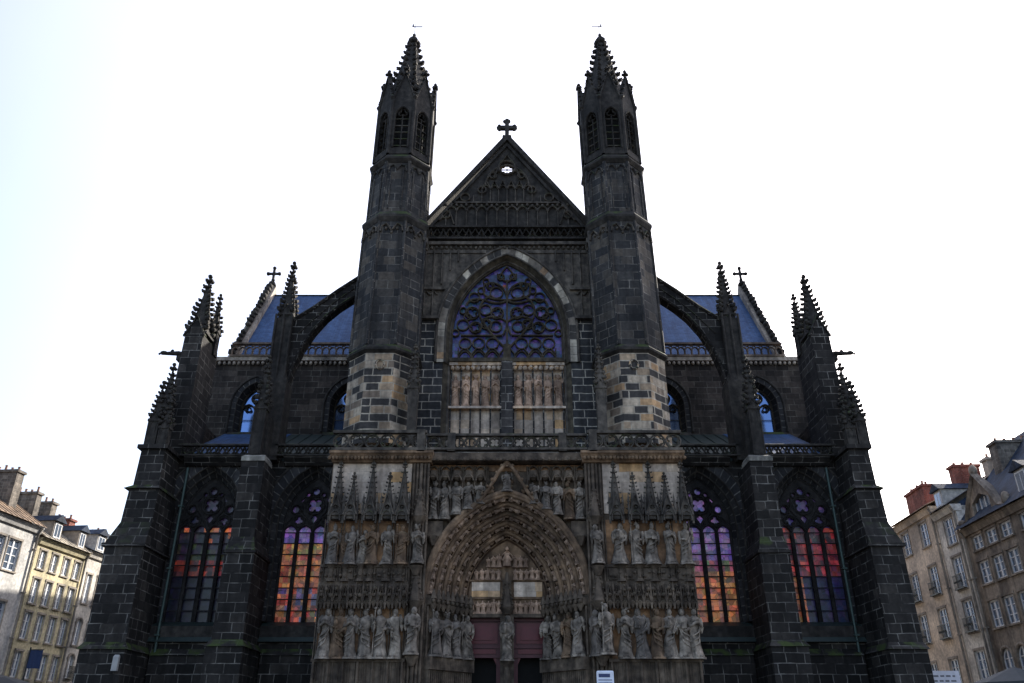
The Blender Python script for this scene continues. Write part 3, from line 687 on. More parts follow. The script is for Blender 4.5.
def bez(a, b, c, n=8): return [((1 - u) ** 2 * a[0] + 2 * u * (1 - u) * b[0] + u * u * c[0], (1 - u) ** 2 * a[1] + 2 * u * (1 - u) * b[1] + u * u * c[1]) for u in [i / n for i in range(n + 1)]]
cb(bez((0.1, 21.0), (1.0, 21.9), (1.5, 22.9)), .14); cb(bez((1.5, 22.9), (1.75, 23.8), (.9, 24.3)), .12); cb(bez((0, 22.6), (.7, 23.2), (1.45, 22.7)), .1)
cb([(0, 21.0), (0, 25.3)], .13, False); cb(bez((0, 24.0), (.4, 23.6), (1.3, 24.0)), .12); cb(bez((1.3, 24.0), (2.2, 24.2), (2.3, 23.6)), .12)
cb(bez((0, 24.05), (.05, 24.9), (.75, 25.1)), .12); cb(bez((.75, 25.1), (1.5, 25.2), (1.3, 24.4)), .12); cb(bez((1.3, 24.4), (1.1, 24.0), (0, 24.0)), .12)
cb(bez((0, 25.2), (.35, 25.3), (.55, 25.7)), .1); cb(bez((0, 26.2), (.3, 25.9), (0.5, 25.3)), .08)
cb([(0.25, 21.75), (2.55, 21.75)], .1); cb(bez((.25, 21.75), (.0, 22.2), (.0, 22.6)), .1)
for cx in (.8, 1.55, 2.3):
    cb(circ(cx, 21.25, .33, 12) + [(cx + .33, 21.25)], .08)
for x in (.42, 1.18, 1.93, 2.67): cb([(x, TB), (x, 20.6), (x + .3 if x < 2.6 else x, 20.95)], .07); cb([(x, TB), (x, 20.6), (x - .25, 20.95)], .07)
for cx in (.8, 1.55, 2.3): cb(bez((cx - .38, 20.35), (cx, 21.2), (cx + .38, 20.35)), .06)
for (x, z, r_) in ((.62, 22.3, .33), (.55, 23.15, .36), (1.2, 23.35, .33), (1.15, 22.45, .3), (.6, 24.45, .36), (1.95, 23.15, .38), (2.45, 22.4, .33), (1.75, 22.25, .33), (1.85, 24.15, .3), (2.45, 23.3, .2), (2.2, 22.9, .2), (.95, 24.9, .22), (1.2, 25.2, .17), (.35, 25.5, .2), (2.85, 21.9, .2), (1.45, 24.6, .2)):
    cb(circ(x, z, r_, 12) + [(x + r_, z)], .08)
    if int(x * 10) % 2: f_ = foil(x, z, r_ * .9, 3 + int(r_ * 10) % 2, 5, rnd.random() * 3); cb(f_ + f_[:1], .045)
cb(arch(0, RZS, RW - .05, RRr - .05, 18, TB), .12, False)
part('tracery', t, M['tracery'], RF)
gl = MB(); z = TB
while z < 26.6:
    for i in range(26):
        xa = -3.12 + i * .24
        r_ = SG.random(); c = (.045, .05, .19) if r_ < .6 else ((.025, .06, .15) if r_ < .92 else (.07, .045, .19))
        if r_ > .996: c = (.25, .06, .03)
        gl.face([(xa, 40.15, z), (xa + .24, 40.15, z), (xa + .24, 40.15, z + .22), (xa, 40.15, z + .22)], col=cell(c, .4))
    z += .22
part('stained_glass', gl, M['glass_lit'], RF)
# relief arcade and panels below the rose window
w = MB(); w.box(-3.2, 3.2, 40.1, 40.45, 14.7, 20.05); w.box(-3.1, 3.1, 39.75, 40.1, 17.38, 17.5)
for i in range(22): w.blob((-2.95 + i * .281, 39.85, 19.75), .15, 6, 4, .3)
w.box(-3.1, 3.1, 39.7, 40.1, 19.85, 20.04)
part('panel_wall', w, M['palepanel'])
w = MB(); w.box(-.3, .3, 39.55, 40.1, 14.8, 20.03)
for sg in (-1, 1):
    for i in range(6): x = sg * (.34 + i * .53); w.tube([(x, 39.9, 14.8), (x, 39.9, 19.6)], .05, 5)
part('mullion', w, M['centre'])

# ---- statue generator
def statue_mb(seed, H=1.9, arms='book', head='hood', wid=.27, sway=.05, flat=1.0):
    r = random.Random(seed); mb = MB(); rows = []; n = 22; ph = [r.uniform(0, 6.28) for _ in range(4)]
    kw = r.uniform(.72, 1.08); kb = r.uniform(.9, 1.15)
    prof = [(0, 1.15 * kb), (.03, 1.1 * kb), (.12, .95 * kb), (.25, .86 * kb), (.38, .84), (.5, .86 * kw), (.58, .8 * kw), (.66, .86), (.73, .95), (.78, .98), (.82, .78), (.85, .42), (.88, .27)]
    for z, k in prof:
        row = []; fold = max(0, (.66 - z)) * .24 + .03
        cx = math.sin(z * 3.3 + ph[0]) * sway * H * .3
        for j in range(n):
            a = 2 * math.pi * j / n
            q = 1 + fold * (math.sin(a * 7 + ph[1] + z * 3) + .6 * math.sin(a * 11 + ph[2] - z * 4)) + .05 * math.sin(a * 2 + z * 9 + ph[3])
            row.append((cx + math.cos(a) * wid * k * q, math.sin(a) * wid * .72 * k * q, z * H))
        rows.append(row)
    mb.grid(rows, closed=True)
    hx = math.sin(.9 * 3.3 + ph[0]) * sway * H * .3; hz = H * .935; hr = H * .07; tilt = r.uniform(-.04, .04) * H
    mb.blob((hx + tilt, -.02, hz), hr, 10, 8, .02, (.82, .95, 1.2))
    mb.blob((hx + tilt, -.02 - hr * .95, hz - hr * .1), hr * .22, 5, 4, 0, (.6, 1, 1.5))          # nose
    mb.blob((hx + tilt, -.02 - hr * .55, hz + hr * .35), hr * .5, 6, 4, 0, (1.3, .7, .35))       # brow
    if head == 'beard': mb.blob((hx + tilt, -.02 - hr * .6, hz - hr * .95), hr * .62, 6, 5, .1, (.8, .7, 1.2))
    if head in ('hood', 'veil'): mb.blob((hx + tilt, .03, hz + hr * .1), hr * 1.15, 9, 6, .05, (.95, .9, 1.2)); mb.tube([(hx - hr, 0, hz - hr), (hx - hr * 2.2, .02, H * .78)], hr * .6, 6); mb.tube([(hx + hr, 0, hz - hr), (hx + hr * 2.2, .02, H * .78)], hr * .6, 6)
    if head == 'mitre': mb.wedge(hx - hr * .8, hx + hr * .8, -hr * .7, hr * .5, hz + hr * .5, hz + hr * 2.2, hx - hr * .1, hx + hr * .1, -hr * .3, hr * .1)
    if head == 'crown':
        for k in range(7): a = k * .9; mb.blob((hx + math.cos(a) * hr * .8, math.sin(a) * hr * .8, hz + hr * 1.15), hr * .25, 5, 4)
    if head == 'curls':
        for k in range(9): a = k * .7; mb.blob((hx + math.cos(a) * hr * .85, .01 + math.sin(a) * hr * .8, hz + hr * (.3 + .4 * (k % 3))), hr * .45, 5, 4, .2)
    sh = H * .8; sw = wid * .98; aw_ = H * .036
    def arm(s, elbow, hand):
        mb.tube([(s * sw, 0, sh), ((s * sw * .5 + elbow[0] * .5) + s * .03, elbow[1] * .5, (sh + elbow[2]) / 2), elbow, ((elbow[0] + hand[0]) / 2, (elbow[1] + hand[1]) / 2 - .02, (elbow[2] + hand[2]) / 2), hand], aw_ * 1.35, 8, r2=aw_ * .8)
        mb.blob(hand, aw_ * 1.05, 6, 4, .1, (.9, .8, 1.2))
        for k in range(4): mb.tube([(hand[0] + (k - 1.5) * aw_ * .4, hand[1] - aw_ * .5, hand[2] + aw_ * .5), (hand[0] + (k - 1.5) * aw_ * .45 - s * aw_ * .4, hand[1] - aw_ * .95, hand[2] + aw_ * (1.3 - .15 * abs(k - 1.4)))], aw_ * .2, 4)
        mb.tube([elbow, (elbow[0] * .98, elbow[1] + .02, elbow[2] - H * .13)], aw_ * 1.5, 7, r2=aw_ * .5)   # hanging sleeve
    yl = -wid * .95
    if arms == 'book': arm(-1, (-sw * 1.12, -.05, H * .62), (-.05, yl, H * .64)); arm(1, (sw * 1.12, -.04, H * .6), (.09, yl, H * .55)); mb.box(-.1, .12, yl - .09, yl - .03, H * .58, H * .7)
    if arms == 'pray': arm(-1, (-sw * 1.1, -.06, H * .62), (-.02, yl - .03, H * .72)); arm(1, (sw * 1.1, -.06, H * .62), (.03, yl - .03, H * .72))
    if arms == 'staff': arm(-1, (-sw * 1.25, -.06, H * .64), (-sw * 1.1, yl * .8, H * .7)); arm(1, (sw * 1.1, -.04, H * .6), (.06, yl, H * .56)); mb.tube([(-sw * 1.15, yl * .85, .02), (-sw * 1.05, yl * .85, H * .98)], .022, 6); mb.blob((-sw * 1.05, yl * .85, H), .06, 6, 5)
    if arms == 'raised': arm(1, (sw * 1.3, -.06, H * .66), (sw * 1.1, yl * .7, H * .83)); arm(-1, (-sw * 1.1, -.04, H * .6), (-.06, yl, H * .58))
    if arms == 'child': arm(-1, (-sw * 1.15, -.06, H * .62), (-.08, yl, H * .62)); arm(1, (sw * 1.1, -.05, H * .6), (.06, yl, H * .5)); mb.blob((-.1, yl - .02, H * .7), .11, 8, 6, .05, (.8, .7, 1.5)); mb.blob((-.1, yl - .05, H * .8), .065, 8, 6)
    # mantle: diagonal fold bands
    for k in range(3):
        a = [(-sw * .95 + .05 * k, -wid * .3, H * (.7 - .07 * k)), (-.05, -wid * .86, H * (.5 - .1 * k)), (sw * .85, -wid * .45, H * (.42 - .11 * k))]
        if seed % 2: a = [(-x, y, z) for x, y, z in a]
        mb.tube(a, .035 * H / 1.9, 5)
    for sx in (-1, 1): mb.blob((sx * wid * .35, -wid * .85, .04), .07, 6, 4, 0, (.8, 1.5, .6))
    mb.frustum(0, 0, -.08, .0, wid * 1.45, wid * 1.4, 8)
    if flat != 1: mb.v = [(x, y * flat, z) for x, y, z in mb.v]
    return mb
HEADN = {'hood': 'hooded', 'veil': 'veiled', 'beard': 'bearded', 'mitre': 'mitred', 'crown': 'crowned', 'curls': 'curly-haired'}
ARMN = {'book': 'holding a book to the chest', 'pray': 'with hands raised in prayer', 'staff': 'gripping a staff', 'raised': 'with one arm raised', 'child': 'holding a small figure'}
SC_ = [0]
ORD = ['first', 'second', 'third', 'fourth', 'fifth', 'sixth', 'seventh', 'eighth']
def statue(x, y, z, H, where, order, grp, arms=None, head=None, mat='statue', rot=0, wid=None):
    SC_[0] += 1; k = SC_[0]; r = random.Random(k * 13)
    arms = arms or r.choice(list(ARMN)); head = head or r.choice(list(HEADN))
    mb = statue_mb(k, H, arms, head, (wid or H * .142) * r.uniform(.9, 1.06), sway=r.uniform(.02, .12))
    lab = '%s stone statue, %s %s' % (HEADN[head], order, where)
    o = obj('statue', mb, M[mat if r.random() < .7 else r.choice(['statue2', 'statue', 'portal'])], None, (x, y, z), rot); tag(o, lab, 'statue', grp); o.rotation_euler[2] += r.uniform(-.35, .35); return o

# relief figures carved in the wall under the rose window
rmesh = []
for k in range(3):
    f_ = statue_mb(100 + k, 1.75, ('pray', 'book', 'raised')[k], ('veil', 'beard', 'curls')[k], .2, .04, .75); rmesh.append(f_.mesh('relief_figure', [M['relief']]))
for sg in (-1, 1):
    for i in range(5):
        o = obj('relief_figure', rmesh[(i + (sg > 0)) % 3], M['relief'], CA, (sg * (.62 + i * .53), 39.98, 17.6)); o.matrix_parent_inverse = CA_INV

# ---- top balustrade and gable
bal('balustrade', -4.8, 4.8, 39.3, 27.6, 28.55, M['trim'], CA, 'net')
g_ = MB(); g_.prism([(-4.75, 28.5), (4.75, 28.5), (0, 34.95)], 39.6, 39.85, [circ(0, 32.95, .42, 12)])
GB = part('gable', g_, M['trim'])
g_ = MB(); y0, y1 = 39.42, 39.62
for i in range(13):
    x = -3.6 + i * .6; g_.tube([(x, 39.52, 28.6), (x, 39.52, 29.95 if abs(x) < 3.3 else 29.4)], .045, 5)
    if abs(x + .3) < 3.4: g_.ribbon(arch(x + .3, 29.75, .28, .34, 5), .08, y0, y1); g_.blob((x + .3, 39.5, 30.15), .1, 5, 4, .3)
    g_.blob((x, 39.5, 30.2), .1, 5, 4, .3)
g_.box(-3.25, 3.25, 39.45, 39.62, 30.32, 30.42)
for i in range(9):
    x = -2.0 + i * .5
    if abs(x) < 2.1: g_.tube([(x, 39.52, 30.4), (x, 39.52, 31.5 if abs(x) < 1.6 else 30.9)], .045, 5)
    if abs(x + .25) < 1.6: g_.ribbon(arch(x + .25, 31.35, .22, .26, 5), .07, y0, y1); g_.ribbon([(x, 31.4), (x + .25, 31.95), (x + .5, 31.4)], .07, y0, y1)
g_.ribbon(arch(0, 31.6, 1.3, 1.6, 8), .1, y0, y1); g_.ribbon(circ(0, 32.95, .5, 14), .12, y0 - .05, y1, True)
g_.ribbon(foil(0, 32.95, .42, 4, 6), .08, 39.65, 39.75, True); g_.ribbon([(-.42, 32.95), (.42, 32.95)], .06, 39.66, 39.74); g_.ribbon([(0, 32.53), (0, 33.37)], .06, 39.66, 39.74); g_.ribbon([(-.8, 32.2), (-.4, 33.3), (0, 33.9), (.4, 33.3), (.8, 32.2)], .1, y0, y1)
for sg in (-1, 1):
    g_.ribbon(circ(sg * 1.5, 31.3, .25, 10), .08, y0, y1, True); g_.ribbon(circ(sg * 2.5, 30.75, .28, 10), .08, y0, y1, True); g_.ribbon(circ(sg * 3.6, 29.5, .25, 10), .08, y0, y1, True); g_.ribbon(circ(sg * .85, 32.35, .2, 10), .07, y0, y1, True)
    g_.ribbon([(sg * .45, 32.7), (sg * .95, 32.6), (sg * 1.2, 32.1)], .08, y0, y1); g_.ribbon([(sg * 3.1, 28.8), (sg * 3.4, 29.8), (sg * 4.0, 29.1)], .08, y0, y1)
part('blind_tracery', g_, M['trim2'], GB)
g_ = MB()
for sg in (-1, 1): g_.prism([(sg * 4.95, 28.5), (sg * 5.1, 28.62), (0, 35.5), (0, 35.0)], 39.3, 40.2); g_.prism([(sg * 4.5, 28.5), (sg * 4.7, 28.5), (0, 34.9), (0, 34.6)], 39.45, 39.6)
part('coping', g_, M['trim'], GB)
g_ = MB(); z = 35.3
g_.frustum(0, 40, 35.1, 35.9, .2, .12, 6)
for k in range(4): a = k * math.pi / 2; g_.blob((math.cos(a) * .25, 40 + math.sin(a) * .25, 35.35), .15, 5, 4, .2); g_.blob((math.cos(a) * .2, 40 + math.sin(a) * .2, 35.8), .12, 5, 4, .2)
g_.box(-.13, .13, 39.87, 40.13, 35.9, 36.95); g_.box(-.42, .42, 39.873, 40.127, 36.36, 36.6)
for dx, dz in ((-.42, 36.5), (.42, 36.5), (0, 36.95)):
    for a in range(3): b2 = math.atan2(dz - 36.52, dx) + (a - 1) * 1.1; g_.blob((dx + .12 * math.cos(b2), 40, dz + .12 * math.sin(b2)), .15, 6, 4, .2)
part('cross', g_, M['trim'], GB)

# ---- turrets
TX, TY, TR = 6.45, 39.0, 1.894
def turret(s):
    ap = math.cos(math.pi / 8)
    b_ = MB(); b_.frustum(TX, TY, 14.6, 19.5, TR, TR, 8)
    b_.ribbon([(6.42 + p[0] * .22, 18.75 + p[1] * .25) for p in circ(0, 0, 1, 10)], .1, 37.15, 37.3, True)
    if s < 0: b_.flip()
    T = part('turret', b_, M['pied'])
    def sub(nm, mb, mat):
        mb.v = [(p[0] - max(0, p[2] - 20) / 24 * .34, p[1], p[2]) for p in mb.v]
        if s < 0: mb.flip()
        return part(nm, mb, mat, T)
    m1 = MB(); m1.frustum(TX, TY, 19.85, 27.6, TR, TR * .985, 8)
    for i in range(8):
        a = math.pi / 8 + i * math.pi / 4 - math.pi / 2
        m1.tube([(TX + math.cos(a) * TR, TY + math.sin(a) * TR, 19.9), (TX + math.cos(a) * TR * .985, TY + math.sin(a) * TR * .985, 27.5)], .09, 6)
    sub('shaft', m1, M['turret'])
    c = MB(); c.frustum(TX, TY, 19.4, 19.55, TR * 1.0, TR * 1.1, 8); c.frustum(TX, TY, 19.55, 19.68, TR * 1.1, TR * 1.1, 8); c.frustum(TX, TY, 19.68, 19.9, TR * 1.1, TR * 1.0, 8)
    sub('cornice', c, M['trim']); c = MB()
    c.frustum(TX, TY, 27.5, 27.75, TR * 1.0, TR * 1.07, 8); c.frustum(TX, TY, 27.75, 27.9, TR * 1.07, TR * 1.07, 8); c.frustum(TX, TY, 27.9, 28.2, TR * 1.07, TR * .96, 8)
    sub('cornice', c, M['trim']); c = MB()
    c.frustum(TX, TY, 31.65, 31.85, TR * .94, TR * 1.03, 8); c.frustum(TX, TY, 31.85, 31.97, TR * 1.03, TR * 1.03, 8); c.frustum(TX, TY, 31.97, 32.25, TR * 1.03, TR * .92, 8)
    sub('cornice', c, M['trim'])
    d = MB()
    for i in range(8):
        g2 = MB(); yy = -TR * ap - .02
        g2.ribbon([(-.62, 26.8), (-.55, 27.15), (-.3, 27.3), (-.12, 27.05), (0, 26.85), (.12, 27.05), (.3, 27.3), (.55, 27.15), (.62, 26.8)], .1, yy - .1, yy + .08)
        g2.blob((-.3, yy, 27.0), .1, 5, 4, .2); g2.blob((.3, yy, 27.0), .1, 5, 4, .2); g2.blob((0, yy, 26.75), .09, 5, 4)
        d.add(g2, Matrix.Translation((TX, TY, 0)) @ Matrix.Rotation(i * math.pi / 4, 4, 'Z'))
    sub('corbel_frieze', d, M['trim2'])
    m2 = MB(); m2.frustum(TX, TY, 28.2, 31.8, TR * .94, TR * .92, 8)
    for i in range(8):
        g2 = MB(); yy = -TR * .93 * ap
        for sx in (-1, 1): g2.tube([(sx * .66, yy + .02, 28.2), (sx * .65, yy + .02, 31.8)], .1, 6); g2.tube([(sx * .36, yy - .02, 28.4), (sx * .36, yy - .02, 31.1)], .05, 5)
        g2.ribbon([(-.55, 31.0), (-.45, 31.35), (-.2, 31.45), (0, 31.15), (.2, 31.45), (.45, 31.35), (.55, 31.0)], .09, yy - .1, yy + .05)
        m2.add(g2, Matrix.Translation((TX, TY, 0)) @ Matrix.Rotation(i * math.pi / 4, 4, 'Z'))
    sub('panelled_stage', m2, M['turret'])
    # belfry stage
    m3 = MB(); RB = TR * .93; sd_ = RB * math.sin(math.pi / 8); lv = MB()
    for i in range(8):
        g2 = MB(); yy = -RB * ap
        g2.prism([(-sd_, 32.3), (sd_, 32.3), (sd_, 36.6), (0, 38.5), (-sd_, 36.6)], yy, yy + .3, [arch(0, 35.2, .4, .62, 7, 32.75)])
        g2.ribbon(arch(0, 35.2, .45, .67, 7, 32.75), .1, yy - .08, yy + .1); g2.ribbon([(-sd_, 36.4), (0, 38.6), (sd_, 36.4)], .14, yy - .12, yy + .2)
        g2.ribbon(foil(0, 35.45, .3, 3, 6, math.pi / 2), .07, yy + .05, yy + .2, True); g2.ribbon([(0, 32.7), (0, 35.3)], .07, yy + .06, yy + .2)
        for sx in (-1, 1):
            g2.tube([(sx * sd_, yy + .02, 32.3), (sx * sd_, yy + .02, 36.7)], .1, 6)
            for k in range(4): t_ = (k + .7) / 4.4; crocket(g2, (sx * sd_ * (1 - t_), yy - .02, 36.5 + 2.15 * t_ + .1), (0, 0), .11)
        g2.blob((-sd_, yy - .05, 36.6), .15, 6, 5, .2); finial(g2, 0, yy, 38.75, .15)
        MM = Matrix.Translation((TX, TY, 0)) @ Matrix.Rotation(i * math.pi / 4, 4, 'Z'); m3.add(g2, MM)
        l2 = MB()
        for k in range(5): l2.wedge(-.4, .4, yy + .08, yy + .16, 32.95 + k * .5, 33.05 + k * .5, -.4, .4, yy + .14, yy + .24)
        lv.add(l2, MM)
    sub('belfry', m3, M['trim']); sub('louvre', lv, M['trim2'])
    i_ = MB(); i_.frustum(TX, TY, 32.3, 36.3, 1.2, 1.2, 8); sub('belfry_core', i_, M['black'])
    sp = MB(); sp.frustum(TX, TY, 36.3, 42.9, RB * .88, .2, 8)
    for i in range(8):
        a = math.pi / 8 + i * math.pi / 4 - math.pi / 2
        for k in range(10):
            t_ = .2 + k * .078; r0 = RB * .88 * (1 - t_) + .2 * t_; crocket(sp, (TX + math.cos(a) * r0, TY + math.sin(a) * r0, 36.3 + 6.6 * t_), (math.cos(a), math.sin(a)), .23 - .09 * t_)
    for k in range(6): a = k * math.pi / 3; sp.blob((TX + math.cos(a) * .27, TY + math.sin(a) * .27, 42.75), .2, 5, 4, .2)
    sp.blob((TX, TY, 43.05), .27, 7, 5, .15); sp.frustum(TX, TY, 43, 43.4, .13, .1, 6); sp.blob((TX, TY, 43.45), .13, 6, 5, .1)
    sub('spire', sp, M['trim'])
    v = MB(); v.tube([(TX, TY, 43.3), (TX, TY, 44.5)], .02, 5); v.box(TX - .5, TX + .12, TY - .01, TY + .01, 44.2, 44.28); v.prism([(TX + .05, 44.24), (TX + .2, 44.24), (TX + .14, 44.6)], TY - .012, TY + .012)
    sub('weather_vane', v, M['lead'])
    # slender shafts and canopy between turret and centre wall
    p = MB(); p.box(4.45, 4.9, 37.2, 37.7, 14.6, 16.6); pinnacle(p, 4.68, 37.45, 16.6, 17.5, 19.7, .24, .1, .27)
    sub('pinnacle', p, M['trim2'])
for s in (-1, 1): turret(s)

# ---- portal block ------------------------------------------------
ZU0, ZU1 = 8.62, 10.6           # upper niche row
for s in (-1, 1):
    w = MB(); w.box(4.3, 8.1, 36.35, 39.5, 0, 13.25); w.box(7.2, 8.1, 39.5, 40, 0, 13)
    w.box(4.3, 8.1, 36.1, 36.35, 0, 4.62); w.wedge(4.25, 8.15, 36.0, 36.35, 4.62, 4.74, 4.25, 8.15, 36.0, 36.35)
    w.box(4.25, 8.15, 36.02, 36.35, ZU0 - .14, ZU0 - .02); w.box(4.28, 8.12, 36.06, 36.35, 7.75, 7.87); w.box(4.3, 8.1, 36.1, 36.34, 7.87, 8.48)
    for i in range(33):
        x = 4.36 + i * .115
        if i % 3: w.tube([(x, 36.07, .1), (x, 36.07, 4.6)], .025, 4)
    for i in range(7): x = 4.35 + i * .615; w.tube([(x, 36.04, .1), (x, 36.04, 4.62)], .06, 6)
    if s < 0: w.flip()
    PB = part('portal_tower', w, M['portalgrey'])
    # warm backs of niches
    n_ = MB(); n_.box(4.32, 8.08, 36.3, 36.36, 4.74, 6.85); n_.box(4.32, 8.08, 36.3, 36.36, ZU0, 10.62)
    if s < 0: n_.flip()
    part('niche_back', n_, M['portalwarm'], PB)
    c = MB(); c.box(4.4, 8.05, 36.28, 36.345, 10.9, 13.24)
    if s < 0: c.flip()
    part('plain_panel', c, M['palepanel'], PB)
    # colonnettes between niches
    c = MB()
    for i in range(7):
        x = 4.32 + i * .625
        for dx in (-.05, .05): c.tube([(x + dx, 36.16, 4.74), (x + dx, 36.16, 6.9)], .03, 5)
    for i in range(6):
        x = 4.32 + i * .75
        for dx in (-.06, .06): c.tube([(x + dx, 36.16, ZU0), (x + dx, 36.16, 10.6)], .035, 5); c.tube([(x + dx, 36.05, 7.87), (x + dx, 36.05, 8.5)], .03, 5)
        c.box(x + .12, min(x + .6, 8.1), 36.04, 36.12, 7.95, 8.42) if x < 7.9 else None
    if s < 0: c.flip()
    part('colonnette', c, M['portalgrey'], PB)
    # lower canopy band
    c = MB(); c.box(4.25, 8.15, 36.0, 36.35, 7.0, 7.75)
    for i in range(12):
        x = 4.4 + i * .322
        c.ribbon(arch(x, 6.85, .14, .2, 4), .05, 35.86, 36.0); c.ribbon([(x - .15, 7.0), (x, 7.62), (x + .15, 7.0)], .05, 35.84, 36.0)
        c.frustum(x + .16, 35.9, 6.72, 7.5, .05, .04, 4); c.frustum(x + .16, 35.9, 7.5, 7.9, .06, .0, 4); c.blob((x, 35.9, 7.68), .05, 5, 4, .2); c.frustum(x, 36.0, 6.72, 7.0, .04, .17, 6)
        c.blob((x, 35.93, 7.3), .09, 5, 4, .3)
    for x in ((7.66, 7.05, 6.38, 5.98, 5.27, 4.65) if s < 0 else (4.98, 5.75, 6.42, 7.2, 7.9)):
        c.frustum(x, 36.1, 7.9, 8.4, .15, .15, 6); c.frustum(x, 36.1, 8.4, 8.6, .15, .3, 6); c.frustum(x, 36.08, 7.86, 7.98, .24, .2, 6)
    for i in range(18): x = 4.4 + i * .21; c.blob((x, 35.9, rnd.uniform(7.25, 7.6)), rnd.uniform(.06, .11), 6, 4, .35); c.blob((x + .1, 35.98, 8.05 + rnd.uniform(0, .25)), .07, 5, 4, .35)
    if s < 0: c.flip()
    part('canopy_band', c, M['portalgrey'], PB)
    # upper gabled canopies
    APX = ([7.66, 7.0, 6.15, 5.35, 4.7] if s < 0 else [8.0, 7.2, 6.5, 5.75, 4.9])
    for i, x in enumerate(APX):
        tall = i % 2 == 0; zt = 13.1 if tall else 12.5; p = MB(); yy = 36.0 if tall else 35.95; h = .3
        p.frustum(x, yy + .1, 10.55, 10.95, .3, .33, 6); p.frustum(x, yy + .1, 10.9, zt, .3, .03, 6 if tall else 4)
        p.ribbon([(x - h, 10.7), (x, 11.6), (x + h, 10.7)], .07, yy - .32, yy - .1); p.prism([(x - h, 10.7), (x + h, 10.7), (x, 11.55)], yy - .25, yy - .1, [circ(x, 11.05, .12, 8)])
        p.ribbon(arch(x, 10.6, .22, .3, 5, 10.45), .06, yy - .3, yy - .15)
        for sx in (-1, 1):
            p.frustum(x + sx * h, yy - .15, 10.35, 11.3, .06, .05, 4); p.frustum(x + sx * h, yy - .15, 11.3, 11.75, .08, 0, 4)
            for k in range(9): t_ = (k + .5) / 9; r0 = .3 * (1 - t_) + .03; crocket(p, (x + sx * r0, yy + .02, 10.95 + (zt - 10.95) * t_), (sx, 0), .055)
        for k in range(9): t_ = (k + .5) / 9; r0 = .28 * (1 - t_) + .03; crocket(p, (x, yy + .1 - r0, 10.95 + (zt - 10.95) * t_), (0, -1), .05)
        finial(p, x, yy + .1, zt, .085)
        if s < 0: p.flip()
        part('canopy', p, M['trim2'], PB)
    # pier between portal bay and tower, with slender shafts
    p = MB(); p.box(3.6, 4.3, 36.25, 39.5, 0, 13.25)
    for x in (3.62, 3.78, 3.95, 4.12, 4.28): p.tube([(x, 36.2, .1), (x, 36.2, 13.2)], .06 if x != 3.95 else .085, 6)
    for z in (6.95, 10.6): p.frustum(3.95, 36.15, z - .25, z + .1, .16, .38, 6); p.frustum(3.95, 36.15, z + .1, z + 1.6, .33, .04, 6)
    for z in (6.95, 10.6):
        for k in range(6): p.blob((3.95 + (.3 - k * .045), 36.0, z + .2 + k * .22), .05, 5, 3); p.blob((3.95 - (.3 - k * .045), 36.0, z + .2 + k * .22), .05, 5, 3)
    for z in (4.95, 8.62): p.frustum(3.97, 36.05, z - .5, z - .1, .1, .32, 8)
    if s < 0: p.flip()
    part('clustered_pier', p, M['portalgrey'])
    # carved cornice + balustrade over the tower
    c = MB(); c.wedge(3.5, 8.1, 36.1, 39.5, 13.25, 13.6, 3.4, 8.2, 35.8, 39.5); c.box(3.4, 8.2, 35.75, 39.5, 13.6, 13.72)
    for i in range(28): c.blob((3.6 + i * .17, 35.93, 13.42), .1, 5, 4, .35)
    if s < 0: c.flip()
    part('foliage_cornice', c, M['portal'])
    bal('balustrade', 3.75, 8.12, 35.88, 13.72, 14.7, M['trim2'], CA, 'quatre', posts=(4.0,), s=s)
bal('balustrade', -3.75, 3.75, 36.2, 13.85, 14.65, M['trim2'], CA, 'quatre', posts=(-2.6, 2.6))
# centre spandrel wall
SPZ = 7.4; OW = 3.5; OR_ = arc_R(OW, 4.45)
w = MB(); w.prism([(-3.65, 7.0)] + arch(0, SPZ, OW - .05, OR_ - .05, 16, 7.0) + [(3.65, 7.0), (3.65, 13.3), (-3.65, 13.3)], 36.75, 37.6)
w.box(-3.6, 3.6, 36.1, 39.5, 13.35, 13.72)
for i in range(24): w.blob((-3.5 + i * .304, 36.1, 13.4), .09, 5, 4, .2)
PW = part('portal_wall', w, M['portalgrey'])
w = MB(); w.box(-3.6, 3.6, 36.7, 36.76, 13.0, 13.3); 
part('niche_back', w, M['portalwarm'], PW)
c = MB()
for sg in (-1, 1):
    for i in range(5):
        x = sg * (1.22 + i * .55)
        c.frustum(x, 36.55, 12.5, 12.62, .1, .26, 6); c.frustum(x, 36.55, 12.62, 12.95, .26, .22, 6)
        c.ribbon(arch(x, 12.45, .22, .3, 5), .06, 36.3, 36.45); c.ribbon(arch(x, 12.98, .2, .22, 5), .06, 36.5, 36.65); c.blob((x, 36.45, 12.85), .1, 6, 4, .25)
        xx = sg * (.95 + i * .55); zz = 11.6 if i == 0 else (11.4, 11.0, 10.6, 10.2)[i - 1]
        c.tube([(xx, 36.6, zz), (xx, 36.6, 13.2)], .045, 5); c.tube([(xx + .07, 36.64, zz), (xx + .07, 36.64, 13.2)], .03, 5)
    c.box(min(sg * 2.9, sg * 3.6), max(sg * 2.9, sg * 3.6), 36.45, 36.75, 9.9, 10.6); c.frustum(sg * 3.3, 36.5, 9.5, 9.9, .1, .3, 6)
part('canopy_band', c, M['portalgrey'], PW)
